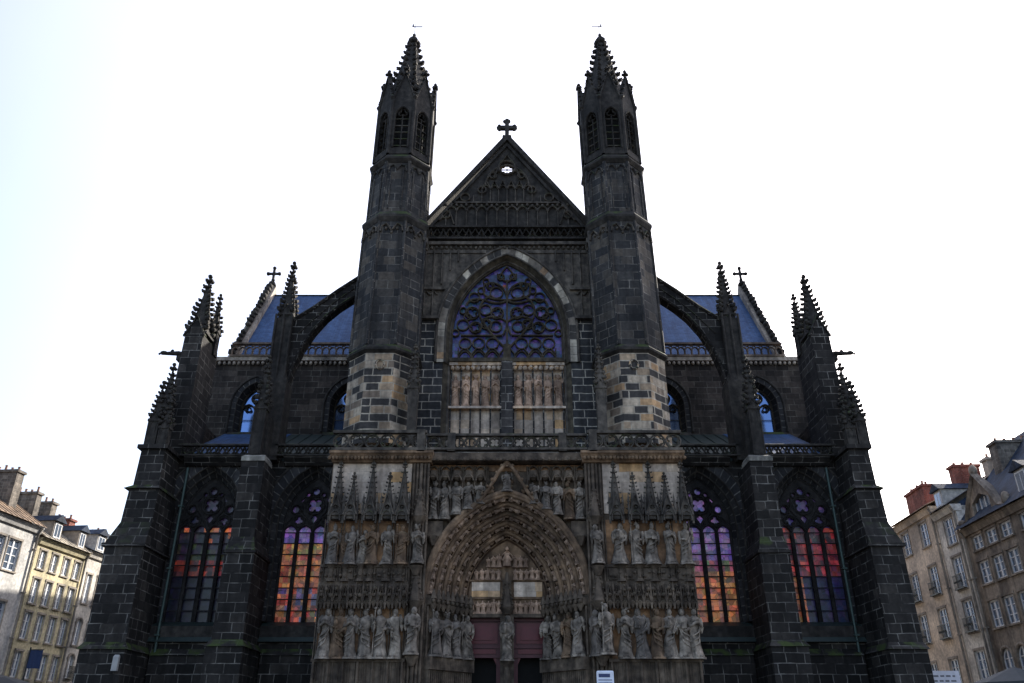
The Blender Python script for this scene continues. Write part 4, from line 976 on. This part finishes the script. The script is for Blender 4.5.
# outer label with ogee gable
c = MB(); A = arch(0, SPZ, OW + .12, OR_ + .12, 20, 7.0)
c.tube([(p[0], 36.5, p[1]) for p in A], .14, 7)
for sg in (-1, 1):
    c.tube([(sg * 1.75, 36.45, 11.05), (sg * 1.2, 36.4, 11.55), (sg * .7, 36.35, 12.3), (sg * .35, 36.3, 12.9), (0, 36.3, 13.35)], .09, 6)
    for k in range(6): c.blob((sg * (1.35 - .22 * k), 36.3, 11.5 + .33 * k), .09, 5, 4, .3)
for k in range(14): a = rnd.uniform(-.9, .9); c.blob((a, 36.55, 11.95 + rnd.uniform(0, 1) * (1 - abs(a))), .12, 5, 4, .3)
c.frustum(0, 36.35, 13.1, 13.7, .12, .03, 6); c.blob((0, 36.3, 13.3), .16, 6, 4, .3)
part('ogee_hood', c, M['portal'], PW)
# archivolts: five orders stepping back
NO = 5; c = MB(); AF = []; Y0, Y1 = 36.5, 38.5; IW = 1.78; IR = arc_R(IW, 2.75)
orders = []
for k in range(NO + 1):
    t_ = k / NO; w_ = OW + (IW - OW) * t_; h_ = 4.45 + (2.75 - 4.45) * t_; orders.append((w_, arc_R(w_, h_), Y0 + (Y1 - Y0) * t_, SPZ))
for k in range(NO):
    w0, R0, ya, _ = orders[k]; w1, R1, yb, _ = orders[k + 1]; n = 24
    A0 = arch(0, SPZ, w0, R0, n); A1 = arch(0, SPZ, w1, R1, n)
    mA = [(a[0] * .62 + b2[0] * .38, a[1] * .62 + b2[1] * .38) for a, b2 in zip(A0, A1)]
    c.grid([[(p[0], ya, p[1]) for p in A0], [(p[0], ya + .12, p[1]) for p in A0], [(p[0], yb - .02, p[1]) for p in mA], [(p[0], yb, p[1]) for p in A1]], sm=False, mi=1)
    c.tube([(p[0], ya, p[1]) for p in A0], .1, 8)
    c.tube([(p[0] * .3 + q[0] * .7, yb - .1, p[1] * .3 + q[1] * .7) for p, q in zip(A0, A1)], .04, 5)
    m_ = 18 - k * 2; L = len(A0) - 1
    for j in range(m_):
        u = (j + .5) / m_ * L; i0 = int(u); fr_ = u - i0; q = [A0[i0][d_] * (1 - fr_) + A0[min(i0 + 1, L)][d_] * fr_ for d_ in (0, 1)]; q2 = [A1[i0][d_] * (1 - fr_) + A1[min(i0 + 1, L)][d_] * fr_ for d_ in (0, 1)]
        px, pz = q[0] * .62 + q2[0] * .38, q[1] * .62 + q2[1] * .38; tx, tz = A0[min(i0 + 1, L)][0] - A0[i0][0], A0[min(i0 + 1, L)][1] - A0[i0][1]; l_ = math.hypot(tx, tz); tx /= l_; tz /= l_
        if j >= m_ / 2: tx, tz = -tx, -tz
        yy = ya + .13
        AF.append((px, yy - .02, pz, math.atan2(tx, tz), .58 - .03 * k, j))
        c.frustum(px + tx * .3, yy - .02, pz + tz * .3 - .06, pz + tz * .3 + .08, .07, .14, 6)
AR = part('archivolt', c, [M['portal'], M['cove']]); 
amesh = []
for k in range(4):
    f_ = statue_mb(200 + k, 1.0, ('pray', 'book', 'raised', 'child')[k], ('veil', 'beard', 'curls', 'crown')[k], .19, .05, .9); amesh.append(f_.mesh('carved_figure', [M['archfig']]))
for i, (px, yy, pz, ang, sc_, j) in enumerate(AF):
    o = obj('carved_figure', amesh[i % 4], M['statue2'], AR); o.rotation_euler = (0, ang, 0); o.scale = (sc_,) * 3; o.location = (px - math.sin(ang) * sc_ * .45, yy, pz - math.cos(ang) * sc_ * .45)
# splayed jambs
for s in (-1, 1):
    j = MB(); j.face([(OW, 36.4, 0), (OW, 36.4, SPZ), (IW, 38.5, SPZ), (IW, 38.5, 0)]); j.face([(OW, 36.4, 0), (3.65, 36.4, 0), (3.65, 36.4, SPZ), (OW, 36.4, SPZ)])
    nrm = Vector((-(38.5 - 36.4), -(OW - IW), 0)).normalized()
    def jp(t, off): return (OW + (IW - OW) * t + nrm.x * off, 36.4 + 2.1 * t + nrm.y * off)
    def slab(t0, t1, off, z0, z1):
        a, b2 = jp(t0, off), jp(t1, off); a2, b3 = jp(t0, 0), jp(t1, 0)
        j.face([(a[0], a[1], z0), (a[0], a[1], z1), (b2[0], b2[1], z1), (b2[0], b2[1], z0)]); j.face([(a[0], a[1], z1), (a2[0], a2[1], z1), (b3[0], b3[1], z1), (b2[0], b2[1], z1)]); j.face([(a[0], a[1], z0), (b2[0], b2[1], z0), (b3[0], b3[1], z0), (a2[0], a2[1], z0)])
        j.face([(a[0], a[1], z0), (a2[0], a2[1], z0), (a2[0], a2[1], z1), (a[0], a[1], z1)]); j.face([(b2[0], b2[1], z0), (b2[0], b2[1], z1), (b3[0], b3[1], z1), (b3[0], b3[1], z0)])
    slab(0, 1, .3, 0, 4.35); slab(-.01, 1.01, .42, 4.35, 4.85); slab(0, 1, .3, 6.95, 7.25)
    for i in range(22): q = jp((i + .3) / 22, .32); j.tube([(q[0], q[1], .1), (q[0], q[1], 4.32)], .03, 4)
    for i in range(9):
        q = jp((i + .5) / 9, .3); j.frustum(q[0], q[1], 6.7, 6.98, .05, .17, 6); j.frustum(q[0], q[1], 7.2, 7.6, .16, .04, 5); j.blob((q[0], q[1] - .1, 7.1), .1, 5, 4, .3)
    for i in range(5): q = jp(i / 4 * .98 + .01, .1); j.tube([(q[0], q[1], 4.85), (q[0], q[1], 6.9)], .05, 5)
    if s > 0:
        pass
    j2 = j
    if s < 0: j2.flip()
    part('jamb', j2, M['portalgrey'])
    side = 'left' if s < 0 else 'right'
    for i in range(4):
        q = jp((.14, .38, .62, .87)[i], .27)
        o_ = ('outermost', 'second outermost', 'second innermost', 'innermost')[i]
        statue(s * q[0], q[1], 4.93, 1.75, 'of four along the %s side of the doorway' % side, o_, 'statues beside the doors', rot=s * R(-28), mat='statue2' if s < 0 else 'statue')
# tympanum
w = MB(); w.prism(arch(0, SPZ, IW + .1, IR + .1, 16, 6.8), 38.5, 38.9)
w.box(-1.8, 1.8, 38.4, 38.5, 7.5, 7.58); w.box(-1.75, 1.75, 38.42, 38.5, 8.28, 8.36)
TY_ = part('tympanum', w, M['portal'])
w = MB(); w.box(-1.62, -.32, 38.45, 38.51, 7.6, 8.25); w.box(.32, 1.62, 38.45, 38.51, 7.6, 8.25); part('plain_panel', w, M['palepanel'], TY_)
tmesh = [m_.copy() for m_ in amesh]
for m_ in tmesh: m_.materials.clear(); m_.materials.append(M['relief'])
for row, (z, x1_, h_) in enumerate(((8.38, 1.55, .5), (8.95, 1.0, .62), (6.88, 1.7, .58))):
    nn = int(x1_ * 2 / .24)
    for i in range(nn):
        x = -x1_ + (i + .5) * 2 * x1_ / nn
        if (row != 1 and abs(x) < .26) or (row == 1 and abs(x) < .2): continue
        hh = h_ * rnd.uniform(.85, 1.0) * (1 if row != 1 else 1.12 - abs(x) * .45)
        o = obj('carved_figure', tmesh[(i * 3 + row) % 4], M['relief'], TY_); o.scale = (hh, hh * .8, hh); o.location = (x, 38.4, z)
w = MB(); w.frustum(0, 38.35, 8.95, 9.55, .2, .12, 8); w.tube([(-.2, 38.3, 9.2), (0, 38.25, 9.5), (.2, 38.3, 9.2)], .07, 6); w.blob((0, 38.3, 9.75), .09, 8, 6); w.ribbon(arch(0, 8.9, .42, .9, 8), .06, 38.38, 38.48)
part('enthroned_figure', w, M['relief'], TY_)
# trumeau, doors
w = MB(); w.box(-.3, .3, 38.0, 38.7, 0, 6.75); w.box(-.2, .2, 38.15, 38.5, 6.75, 8.3); w.frustum(0, 37.95, 4.55, 4.85, .12, .34, 8); w.frustum(0, 37.95, 3.3, 4.55, .2, .12, 8)
w.frustum(0, 37.95, 6.75, 7.05, .15, .36, 6); w.frustum(0, 37.95, 7.05, 8.6, .3, .06, 6)
for k in range(5): w.blob((.26 - k * .04, 37.8, 7.2 + k * .22), .06, 5, 3); w.blob((-.26 + k * .04, 37.8, 7.2 + k * .22), .06, 5, 3)
part('central_pillar', w, M['portalgrey'])
w = MB(); w.box(-1.8, 1.8, 38.3, 38.9, 6.68, 6.84); part('lintel', w, M['portalgrey'])
for s in (-1, 1):
    d = MB(); d.box(.3, 1.78, 38.75, 38.85, 5.0, 6.68); d.box(.3, .48, 38.75, 38.85, 0, 5.0); d.box(1.6, 1.78, 38.75, 38.85, 0, 5.0)
    d.box(.3, 1.78, 38.65, 38.75, 6.55, 6.68); d.box(.3, 1.78, 38.66, 38.75, 5.0, 5.12); d.box(.3, 1.78, 38.67, 38.75, 5.4, 5.52)
    if s < 0: d.flip()
    D = part('door', d, M['door2'])
    d = MB(); d.box(.42, 1.66, 38.71, 38.75, 5.6, 6.48); d.wedge(.62, 1.46, 38.66, 38.71, 5.75, 6.33, .68, 1.4, 38.67, 38.7); d.box(.5, 1.58, 38.7, 38.75, 5.17, 5.36)
    d.prism([(.48, 4.72), (.62, 5.0), (.48, 5.0)], 38.72, 38.84); d.prism([(1.6, 4.72), (1.6, 5.0), (1.46, 5.0)], 38.72, 38.84)
    if s < 0: d.flip()
    part('door_panel', d, M['door'], D)
    d = MB(); d.box(.48, 1.6, 39.2, 39.3, 0, 5.0)
    if s < 0: d.flip()
    part('dark_vestibule', d, M['black'], D)

# ---- statues standing on the building (each its own thing)
G1 = 'statues on the portal'
XL = [7.66, 7.1, 6.6, 5.96, 5.34, 4.74]
for i, x in enumerate(XL): statue(-x, 36.08, 4.8, 1.92, 'in the lower row left of the doorway', ('leftmost', 'second', 'third', 'fourth', 'fifth', 'rightmost')[i], G1)
statue(-4.0, 35.95, 4.95, 1.8, 'on the slim pier just left of the doorway', 'lower one', G1, 'book', 'veil')
statue(-3.93, 35.98, 8.68, 1.6, 'on the slim pier just left of the big arch', 'upper one', G1, 'pray', 'curls')
XU = [7.66, 7.22, 6.87, 6.38, 5.98, 5.27, 4.65]
for i, x in enumerate(XU): statue(-x, 36.05 if i not in (1, 3) else 36.2, 8.65, 1.62 if i not in (1, 3) else 1.45, 'in the upper row left of the arch', ('leftmost', 'second, half hidden,', 'third', 'fourth, smaller,', 'fifth', 'sixth', 'rightmost')[i], G1, wid=.24)
XR = [5.0, 5.68, 6.31, 6.89, 7.46, 7.95]
for i, x in enumerate(XR): statue(x, 36.08, 4.8, 1.92, 'in the lower row right of the doorway', ('leftmost', 'second', 'third', 'fourth', 'fifth', 'rightmost')[i], G1)
statue(3.78, 36.1, 4.9, 1.75, 'on the slim pier beside a paler figure', 'darker one', G1, 'pray', 'hood', mat='statue2')
statue(4.2, 35.9, 4.95, 1.95, 'on the slim pier just right of the doorway', 'pale tall one', G1, 'staff', 'beard')
statue(3.98, 35.98, 8.68, 1.6, 'on the slim pier just right of the big arch', 'upper one', G1, 'book', 'hood')
XQ = [4.98, 5.75, 6.42, 7.2, 7.9]
for i, x in enumerate(XQ): statue(x, 36.05, 8.65, 1.7, 'in the upper row right of the arch', ('leftmost', 'second', 'third', 'fourth', 'rightmost')[i], G1, wid=.24)
for s, side in ((-1, 'left'), (1, 'right')):
    for i in range(5):
        x = (3.35, 2.85, 2.3, 1.78, 1.25)[i]; zb = (10.75, 10.75, 10.95, 11.2, 11.45)[i]
        statue(s * x, 36.55, zb, 12.42 - zb, 'in the high row %s of the pointed hood' % side, ('outermost', 'second outermost', 'middle one', 'second innermost', 'innermost')[i], 'statues in the row above the arch', wid=.2)
statue(0, 37.95, 4.88, 1.8, 'on the pillar between the two red doors', 'pale one', G1, 'child', 'veil')
statue(0, 36.4, 12.0, .9, 'inside the pointed gable above the big arch', 'small one', G1, 'raised', 'beard', mat='statue2', wid=.2)

# ================================================================== HOUSES
def plaster(name, c, var=.15):
    m, nt, bs = newmat(name); tc = N(nt, 'ShaderNodeTexCoord')
    col = ramp(nt, noise(nt, tc.outputs['Object'], .8, 6), [(.3, tuple(x * (1 - var) for x in c)), (.7, tuple(x * (1 + var) for x in c))])
    finish(nt, bs, col, None, .25, .02, .85, streak=False); return m
H_ = dict(yellow=plaster('pale_yellow_render', (.52, .47, .32)), white=plaster('off_white_render', (.55, .53, .5)), bluegrey=plaster('blue_grey_painted_render', (.5, .5, .5)), tan=plaster('tan_render', (.62, .53, .44)),
          cream2=plaster('cream_render', (.7, .68, .64)), grey=stone('grey_brown_stonework', (.18, .155, .135), (.34, .29, .245), sc=1.5), trimd=plaster('grey_stone_surround', (.3, .27, .24)), frame=plain('white_window_paint', (.65, .67, .7), .5),
          tile=stone('brown_roof_tiles', (.2, .14, .1), (.34, .25, .18), sc=6), pale_roof=stone('pale_grey_tiles', (.3, .27, .23), (.44, .4, .34), sc=5), brickred=masonry('red_chimney_brick', [(0, (.25, .06, .04)), (1, (.36, .1, .07))], (.3, .22, .2), .24, .08, .01, mvis=(0, .1), moss=0),
          chim=masonry('grey_chimney_masonry', [(0, (.1, .09, .085)), (1, (.2, .18, .165))], (.25, .23, .2), .5, .25, .015, mvis=(0, .3), moss=0), pot=plain('terracotta_pot', (.3, .17, .12), .8), blue=stone('dark_house_slate', (.014, .026, .055), (.03, .05, .095), sc=5), awn=plain('dark_canvas', (.02, .022, .026), .9), banner=plain('navy_canvas', (.02, .04, .11), .8))
def house(loc, phi, L, eave, depth, wallm, label, rows, cols, group, ww=1.0, roof='tile', ridge=3.5, arch_row=None, sur='trimd', cornice_m=None, dormers=(), chims=(), railing=(), pipes=(), cat='house', gable=None, skipc=(), strings=()):
    """local x along the street front, local -y faces the street"""
    HO = empty('town_house', (loc[0], loc[1], 0), label, cat, phi, group)
    holes = []; wins = []
    for ri, (zb, zt) in enumerate(rows):
        for ci, cx in enumerate(cols):
            if (ri, ci) in skipc: continue
            wv = ww[ci] if isinstance(ww, (list, tuple)) else ww
            pts = [(cx - wv / 2, zb), (cx + wv / 2, zb), (cx + wv / 2, zt), (cx - wv / 2, zt)]
            if arch_row is not None and ri in arch_row: pts = [(cx - wv / 2, zb), (cx + wv / 2, zb)] + [(cx + wv / 2 * math.cos(a * math.pi / 8), zt - wv / 2 + wv / 2 * math.sin(a * math.pi / 8)) for a in range(9)]
            holes.append(pts); wins.append((cx, zb, zt, wv, ri in (arch_row or ()), ri))
    w = MB(); w.prism([(0, 0), (L, 0), (L, eave), (0, eave)], 0, .4, holes); w.box(0, .4, .4, depth, 0, eave); w.box(L - .4, L, .4, depth, 0, eave); w.box(0.4, L - .4, depth - .4, depth, 0, eave)
    w.box(.4, L - .4, .9, 1.0, 0, eave, mi=1)
    w.box(0, L, .4, depth, eave - .3, eave)
    WL = obj('wall', w, [wallm, M['black']], HO)
    c = MB(); c.wedge(-.05, L + .05, -.15, .4, eave - .35, eave, -.05, L + .05, -.28, .4); c.box(-.05, L + .05, -.32, .4, eave, eave + .1)
    obj('cornice', c, cornice_m or wallm, HO)
    for (zb, zt) in strings: q = MB(); q.box(0, L, -.08, 0, zb - .32, zb - .2); obj('string_course', q, cornice_m or wallm, HO)
    for cx, zb, zt, wv, ar, ri in wins:
        f = MB(); hw = wv / 2; ft = .11
        for sx in (-1, 1): f.box(min(cx + sx * hw, cx + sx * (hw - ft)), max(cx + sx * hw, cx + sx * (hw - ft)), .08, .16, zb, zt - (hw if ar else 0))
        if ar: f.ribbon([(cx + (hw - ft / 2) * math.cos(a * math.pi / 8), zt - hw + (hw - ft / 2) * math.sin(a * math.pi / 8)) for a in range(9)], ft, .08, .16)
        else: f.box(cx - hw, cx + hw, .08, .161, zt - ft, zt)
        f.box(cx - hw, cx + hw, .08, .161, zb, zb + ft); f.box(cx - .07, cx + .07, .07, .16, zb, zt - .02)
        n = max(2, round((zt - zb) / .55))
        for k in range(1, n): f.box(cx - hw + .02, cx + hw - .02, .095, .14, zb + (zt - zb) * k / n - .025, zb + (zt - zb) * k / n + .025)
        F = obj('window', f, H_['frame'], HO)
        g_ = MB(); g_.face([(cx - hw, .13, zb), (cx + hw, .13, zb), (cx + hw, .13, zt), (cx - hw, .13, zt)]); obj('glass', g_, M['glass'], F)
        q = MB(); q.box(cx - hw - .1, cx - hw - .002, -.04, .1, zb, zt); q.box(cx + hw + .002, cx + hw + .1, -.04, .1, zb, zt)
        if ar: q.ribbon([(cx + (hw + .09) * math.cos(a * math.pi / 8), zt - hw + (hw + .09) * math.sin(a * math.pi / 8)) for a in range(9)], .18, -.08, .0)
        else: q.box(cx - hw - .12, cx + hw + .12, -.06, .1, zt + .002, zt + .14)
        q.box(cx - hw - .14, cx + hw + .14, -.1, .1, zb - .1, zb - .002)
        obj('sill', q, H_[sur], F)
        if ri in railing:
            q = MB(); q.box(cx - hw - .05, cx + hw + .05, -.3, -.26, zb + .85, zb + .9); q.box(cx - hw - .05, cx + hw + .05, -.3, -.26, zb + .02, zb + .06)
            for k in range(11): xx = cx - hw + wv * k / 10; q.box(xx - .012, xx + .012, -.29, -.27, zb, zb + .88); 
            for k in range(5): xx = cx - hw + wv * (k + .5) / 5; q.ribbon(circ(xx, zb + .45, .08, 8), .02, -.295, -.265, True)
            q.box(cx - hw - .05, cx + hw + .05, -.3, -.05, zb - .02, zb + .02)
            obj('railing', q, M['lead'], F)
    r = MB(); d2 = depth / 2
    r.face([(-.1, -.5, eave + .12), (L + .1, -.5, eave + .12), (L + .1, d2, eave + ridge), (-.1, d2, eave + ridge)]); r.face([(L + .1, depth + .3, eave + .12), (-.1, depth + .3, eave + .12), (-.1, d2, eave + ridge), (L + .1, d2, eave + ridge)])
    for x in (0, L): q = [(x, 0, eave), (x, depth, eave), (x, d2, eave + ridge - .1)]; r.face(q if x else q[::-1])
    for x in range(int(L / .6) + 1):
        if roof in ('tile', 'pale_roof'): r.tube([(x * .6, -.45, eave + .16), (x * .6, d2, eave + ridge + .02)], .05, 4)
    obj('roof', r, H_[roof], HO)
    for (x, w_, h_) in dormers:
        z0 = eave + .3; d = MB(); d.box(x - w_ / 2 - .12, x + w_ / 2 + .12, -.05, 2.2, z0, z0 + h_)
        d.prism([(x - w_ / 2 - .3, z0 + h_), (x + w_ / 2 + .3, z0 + h_), (x, z0 + h_ + .55)], -.25, 2.6, mi=1)
        D = obj('dormer', d, [H_['trimd'] if roof != 'blue' else H_['white'], H_['blue']], HO)
        f = MB(); f.box(x - w_ / 2, x + w_ / 2, -.09, -.05, z0 + .1, z0 + h_ - .1); f.box(x - w_ / 2 + .08, x - .04, -.1, -.088, z0 + .2, z0 + h_ - .2, mi=1); f.box(x + .04, x + w_ / 2 - .08, -.1, -.088, z0 + .2, z0 + h_ - .2, mi=1)
        obj('window', f, [H_['frame'], M['glass']], D)
    for (x, y, w_, d_, z0, h_, mm) in chims:
        c = MB(); c.box(x, x + w_, y, y + d_, z0, z0 + h_); c.box(x - .1, x + w_ + .1, y - .1, y + d_ + .1, z0 + h_, z0 + h_ + .18)
        CH = obj('chimney', c, H_[mm], HO)
        n = max(2, int(max(w_, d_) / .5))
        for k in range(n):
            p = MB(); t = (k + .5) / n; px, py = (x + w_ * t, y + d_ / 2) if w_ > d_ else (x + w_ / 2, y + d_ * t)
            hh = rnd.uniform(.2, .45); p.frustum(px, py, z0 + h_ + .17, z0 + h_ + .17 + hh, .11, .08, 8); p.frustum(px, py, z0 + h_ + .17 + hh, z0 + h_ + .22 + hh, .11, .1, 8)
            obj('chimney_pot', p, H_['pot'], CH)
    for x in pipes:
        p = MB(); p.tube([(x, -.14, 0), (x, -.14, eave - .4), (x, -.3, eave - .05)], .08, 7)
        for z in range(2, int(eave), 3): p.box(x - .11, x + .11, -.24, 0, z, z + .08)
        obj('drainpipe', p, H_['trimd'], HO)
    return HO
# left row: front line from (-34, 59.4) in direction (.107, .994)
def Lp(u): return (-34 + .1064 * u, 59.4 + .9943 * u)
PHL = math.atan2(.9943, .1064)
GL, GR_ = 'houses on the left of the square', 'houses on the right of the square'
house(Lp(-15), PHL, 14.6, 15.5, 9, H_['bluegrey'], 'blue-grey house with wide windows, a brown tiled roof and a tall chimney', [(4.3, 6.1), (8.2, 10.2), (12.2, 14.3)], [1.2, 3.6, 6.0, 8.4, 10.7, 12.4], GL, [1.3] * 6, 'tile', 3.3, chims=[(7.5, 2.6, .9, 3.4, 16.6, 3.4, 'chim'), (12.3, 1.2, .8, 2.6, 16.0, 3.2, 'chim')], pipes=(14.4,))
house(Lp(-.2), PHL, 6.0, 14.9, 9, H_['yellow'], 'pale yellow house with grey window surrounds and two blue-roofed dormers', [(3.0, 5.0), (5.6, 7.3), (8.1, 9.9), (10.5, 12.2), (12.9, 14.2)][1:], [.85, 2.3, 3.75, 5.15], GL, .74, 'pale_roof', 3.3, dormers=((1.7, .8, 1.3), (4.9, .7, 1.3)), chims=[(1.8, 2.4, .6, 3.0, 16.2, 2.6, 'chim'), (4.6, 3.0, .7, 3.4, 16.6, 2.2, 'chim')], pipes=(5.9,))
house(Lp(5.9), PHL, 8.0, 15.2, 9, H_['white'], 'off-white house with round-arched windows beside the yellow one', [(2.6, 5.2), (5.9, 7.6), (8.3, 10.2), (11.4, 13.6)], [.9, 2.4, 3.9, 5.4, 6.9], GL, .7, 'blue', 2.2, arch_row=(1, 2), chims=[(1.2, 3.0, .8, 1.6, 16.2, 1.9, 'brickred'), (4.5, 2.0, .9, 4.6, 16.0, 1.7, 'chim')], dormers=((1.4, .9, 1.3),), railing=(0, 1))
# right row: local x runs towards the viewer
def Rp(u): return (30.62 - .04994 * u, 64.3 - .99875 * u)
PHR = math.atan2(-.99875, -.04994)
house(Rp(0), PHR, 7.4, 16.6, 9, H_['tan'], 'tan house with tall windows, small iron balconies and a red brick chimney stack', [(4.5, 6.7), (8.0, 10.0), (10.9, 12.9), (14.3, 16.0)], [2.0, 5.3], GR_, 1.25, 'tile', 2.3, chims=[(.8, 1.2, 3.2, .9, 17.2, 1.9, 'brickred')], railing=(1, 2), pipes=(7.3,), sur='trimd')
house(Rp(7.5), PHR, 3.1, 15.9, 9, H_['cream2'], 'narrow cream house squeezed between the tan house and the stone gabled house', [(4.6, 6.9), (8.0, 10.0), (10.7, 12.8), (13.6, 15.4)], [1.65], GR_, 1.25, 'blue', 3.0, railing=(1, 2), dormers=((1.2, .9, 1.2),), chims=[(.2, 1.6, .8, 1.8, 17.0, 2.2, 'brickred'), (2.2, 3.0, .7, 2.2, 17.6, 1.5, 'tan' if 'tan' in H_ else 'chim')], pipes=(3.0,))
BH = house(Rp(10.7), PHR, 16.0, 14.0, 10, H_['grey'], 'grey stone house with a carved gable on scrolls and a steep blue slate roof', [(4.4, 6.7), (7.9, 9.5), (10.5, 11.9), (12.6, 13.5)], [1.7, 3.5, 5.3, 7.6, 9.4, 11.2, 13.6, 15.0], GR_, 1.3, 'blue', 6.5, arch_row=(0,), chims=[(1.4, 2.4, 1.0, 2.4, 15.8, 3.6, 'chim')], dormers=((8.3, 1.0, 1.5), (12.5, 1.0, 1.5)), sur='grey', pipes=(.35,))
g_ = MB(); g_.prism([(.4, 14.1), (6.4, 14.1), (6.1, 14.5), (5.2, 14.8), (4.6, 15.9), (3.4, 16.9), (2.2, 15.9), (1.6, 14.8), (.7, 14.5)], -.1, .3, [[(2.3, 14.4), (4.5, 14.4), (4.5, 15.3), (3.4, 15.75), (2.3, 15.3)]])
g_.ribbon([(.35, 14.25), (1.3, 14.5), (1.9, 15.4), (3.4, 17.0), (4.9, 15.4), (5.5, 14.5), (6.45, 14.25)], .3, -.3, .1)
g_.blob((3.4, -.05, 17.2), .3, 8, 6, .15, (1, .8, 1.3)); g_.blob((.5, -.1, 14.5), .25, 7, 5, .1); g_.blob((6.3, -.1, 14.6), .3, 7, 5, .1, (1, 1, 1.6))
GA = obj('gable', g_, H_['grey'], BH)
g_ = MB()
for x in (2.35, 2.95, 3.55, 4.15): g_.box(x, x + .08, .1, .16, 14.4, 15.5)
g_.box(2.3, 4.5, .105, .155, 14.4, 14.48); g_.box(2.3, 4.5, .17, .18, 14.4, 15.7, mi=1); obj('window', g_, [H_['frame'], M['glass']], GA)

# ---- street furniture at the foot of the picture
def parasol(x, y, h, r, label, mat, grp=None):
    P_ = empty('parasol', (x, y, 0), label, 'parasol', 0, grp)
    m = MB(); m.tube([(0, 0, 0), (0, 0, h)], .04, 8); obj('pole', m, M['lead'], P_)
    m = MB(); m.box(-.4, .4, -.4, .4, 0, .08); obj('base', m, M['lead'], P_)
    m = MB(); m.frustum(0, 0, h - .75, h, r, .05, 8, cap=False); m.frustum(0, 0, h - .95, h - .75, r, r, 8, cap=False); obj('canopy', m, mat, P_)
parasol(-29.5, 48.5, 5.3, 3.2, 'dark cafe parasol in front of the blue-grey house', H_['awn'], 'cafe parasols')
parasol(-25.6, 44.5, 4.6, 2.6, 'dark cafe parasol nearer the church, in front of the yellow house', H_['awn'], 'cafe parasols')
parasol(25.3, 43.5, 5.0, 2.1, 'grey cafe parasol in front of the stone house with the carved gable', plain('grey_canvas', (.06, .07, .08), .8), 'cafe parasols')
# navy banner on a post
Bn = empty('banner', (-30.1, 54.5, 0), 'navy blue banner hung from a post before the yellow house', 'banner')
m = MB(); m.tube([(0, 0, 0), (0, 0, 7.0)], .05, 8); m.tube([(0, 0, 6.85), (.9, -.1, 6.85)], .03, 6); obj('post', m, M['lead'], Bn)
m = MB(); rows = [[(.06 + .09 * i, -.05 + .05 * math.sin(i * 1.1 + z), z) for i in range(10)] for z in (5.75, 6.0, 6.3, 6.6, 6.82)]; m.grid(rows); obj('cloth', m, H_['banner'], Bn)
# information panel in front of the portal
In = empty('information_sign', (2.08, 18.5, 0), 'slim white and pale blue information panel standing before the right tower of the doorway', 'sign')
m = MB(); m.box(-.18, .18, 0, .07, .1, 2.98); m.box(-.22, .22, -.08, .15, 0, .1); m.wedge(-.18, .18, 0, .07, 2.98, 3.0, -.16, .16, .01, .06); obj('panel', m, plain('white_enamel', (.6, .66, .8), .4), In)
m = MB(); m.box(-.14, .1, -.004, 0, 2.87, 2.94); m.box(-.15, .14, -.004, 0, 2.81, 2.825); m.box(-.15, .14, -.004, 0, 2.76, 2.77); obj('print', m, plain('navy_print', (.02, .035, .12), .5), In)
m = MB(); m.box(-.15, .15, -.0045, 0, .4, 2.74); obj('picture', m, plain('pale_blue_print', (.16, .32, .5), .5, var=.4, sc=3), In)
# white board with rows of unreadable small print by the right corner pier
Wb = empty('notice_board', (18.6, 38.5, 0), 'white notice board on posts at the foot of the right corner of the church', 'notice board')
m = MB(); m.tube([(.1, 0, 0), (.1, 0, 3.1)], .04, 6); m.tube([(1.1, 0, 0), (1.1, 0, 3.1)], .04, 6); obj('post', m, M['lead'], Wb)
m = MB(); m.box(0, 1.3, -.06, -.02, 3.0, 4.45); obj('board', m, plain('white_board_paint', (.5, .5, .56), .5), Wb)
m = MB()
for k in range(6):
    x = .15
    while x < 1.0: l = rnd.uniform(.1, .3); m.box(x, min(x + l, 1.15), -.064, -.06, 4.2 - k * .2, 4.27 - k * .2); x += l + .08
obj('print', m, plain('grey_print', (.1, .1, .12), .6), Wb)
# lantern-like spotlights on the left corner pier and flood lamp
for s, lab in ((-1, 'small pale floodlight fixed low on the left corner pier of the church'),):
    Fx = empty('floodlight', (s * 16.55, 36.75, 4.6), lab, 'floodlight')
    m = MB(); m.box(-.12, .12, -.1, .05, -.28, .28); m.wedge(-.12, .12, -.1, .05, .28, .36, -.08, .08, -.05, .05); obj('housing', m, plain('pale_housing', (.3, .3, .3), .5), Fx)
    m = MB(); m.tube([(0, .05, -.1), (0, .2, -.1)], .03, 6); obj('bracket', m, M['lead'], Fx)
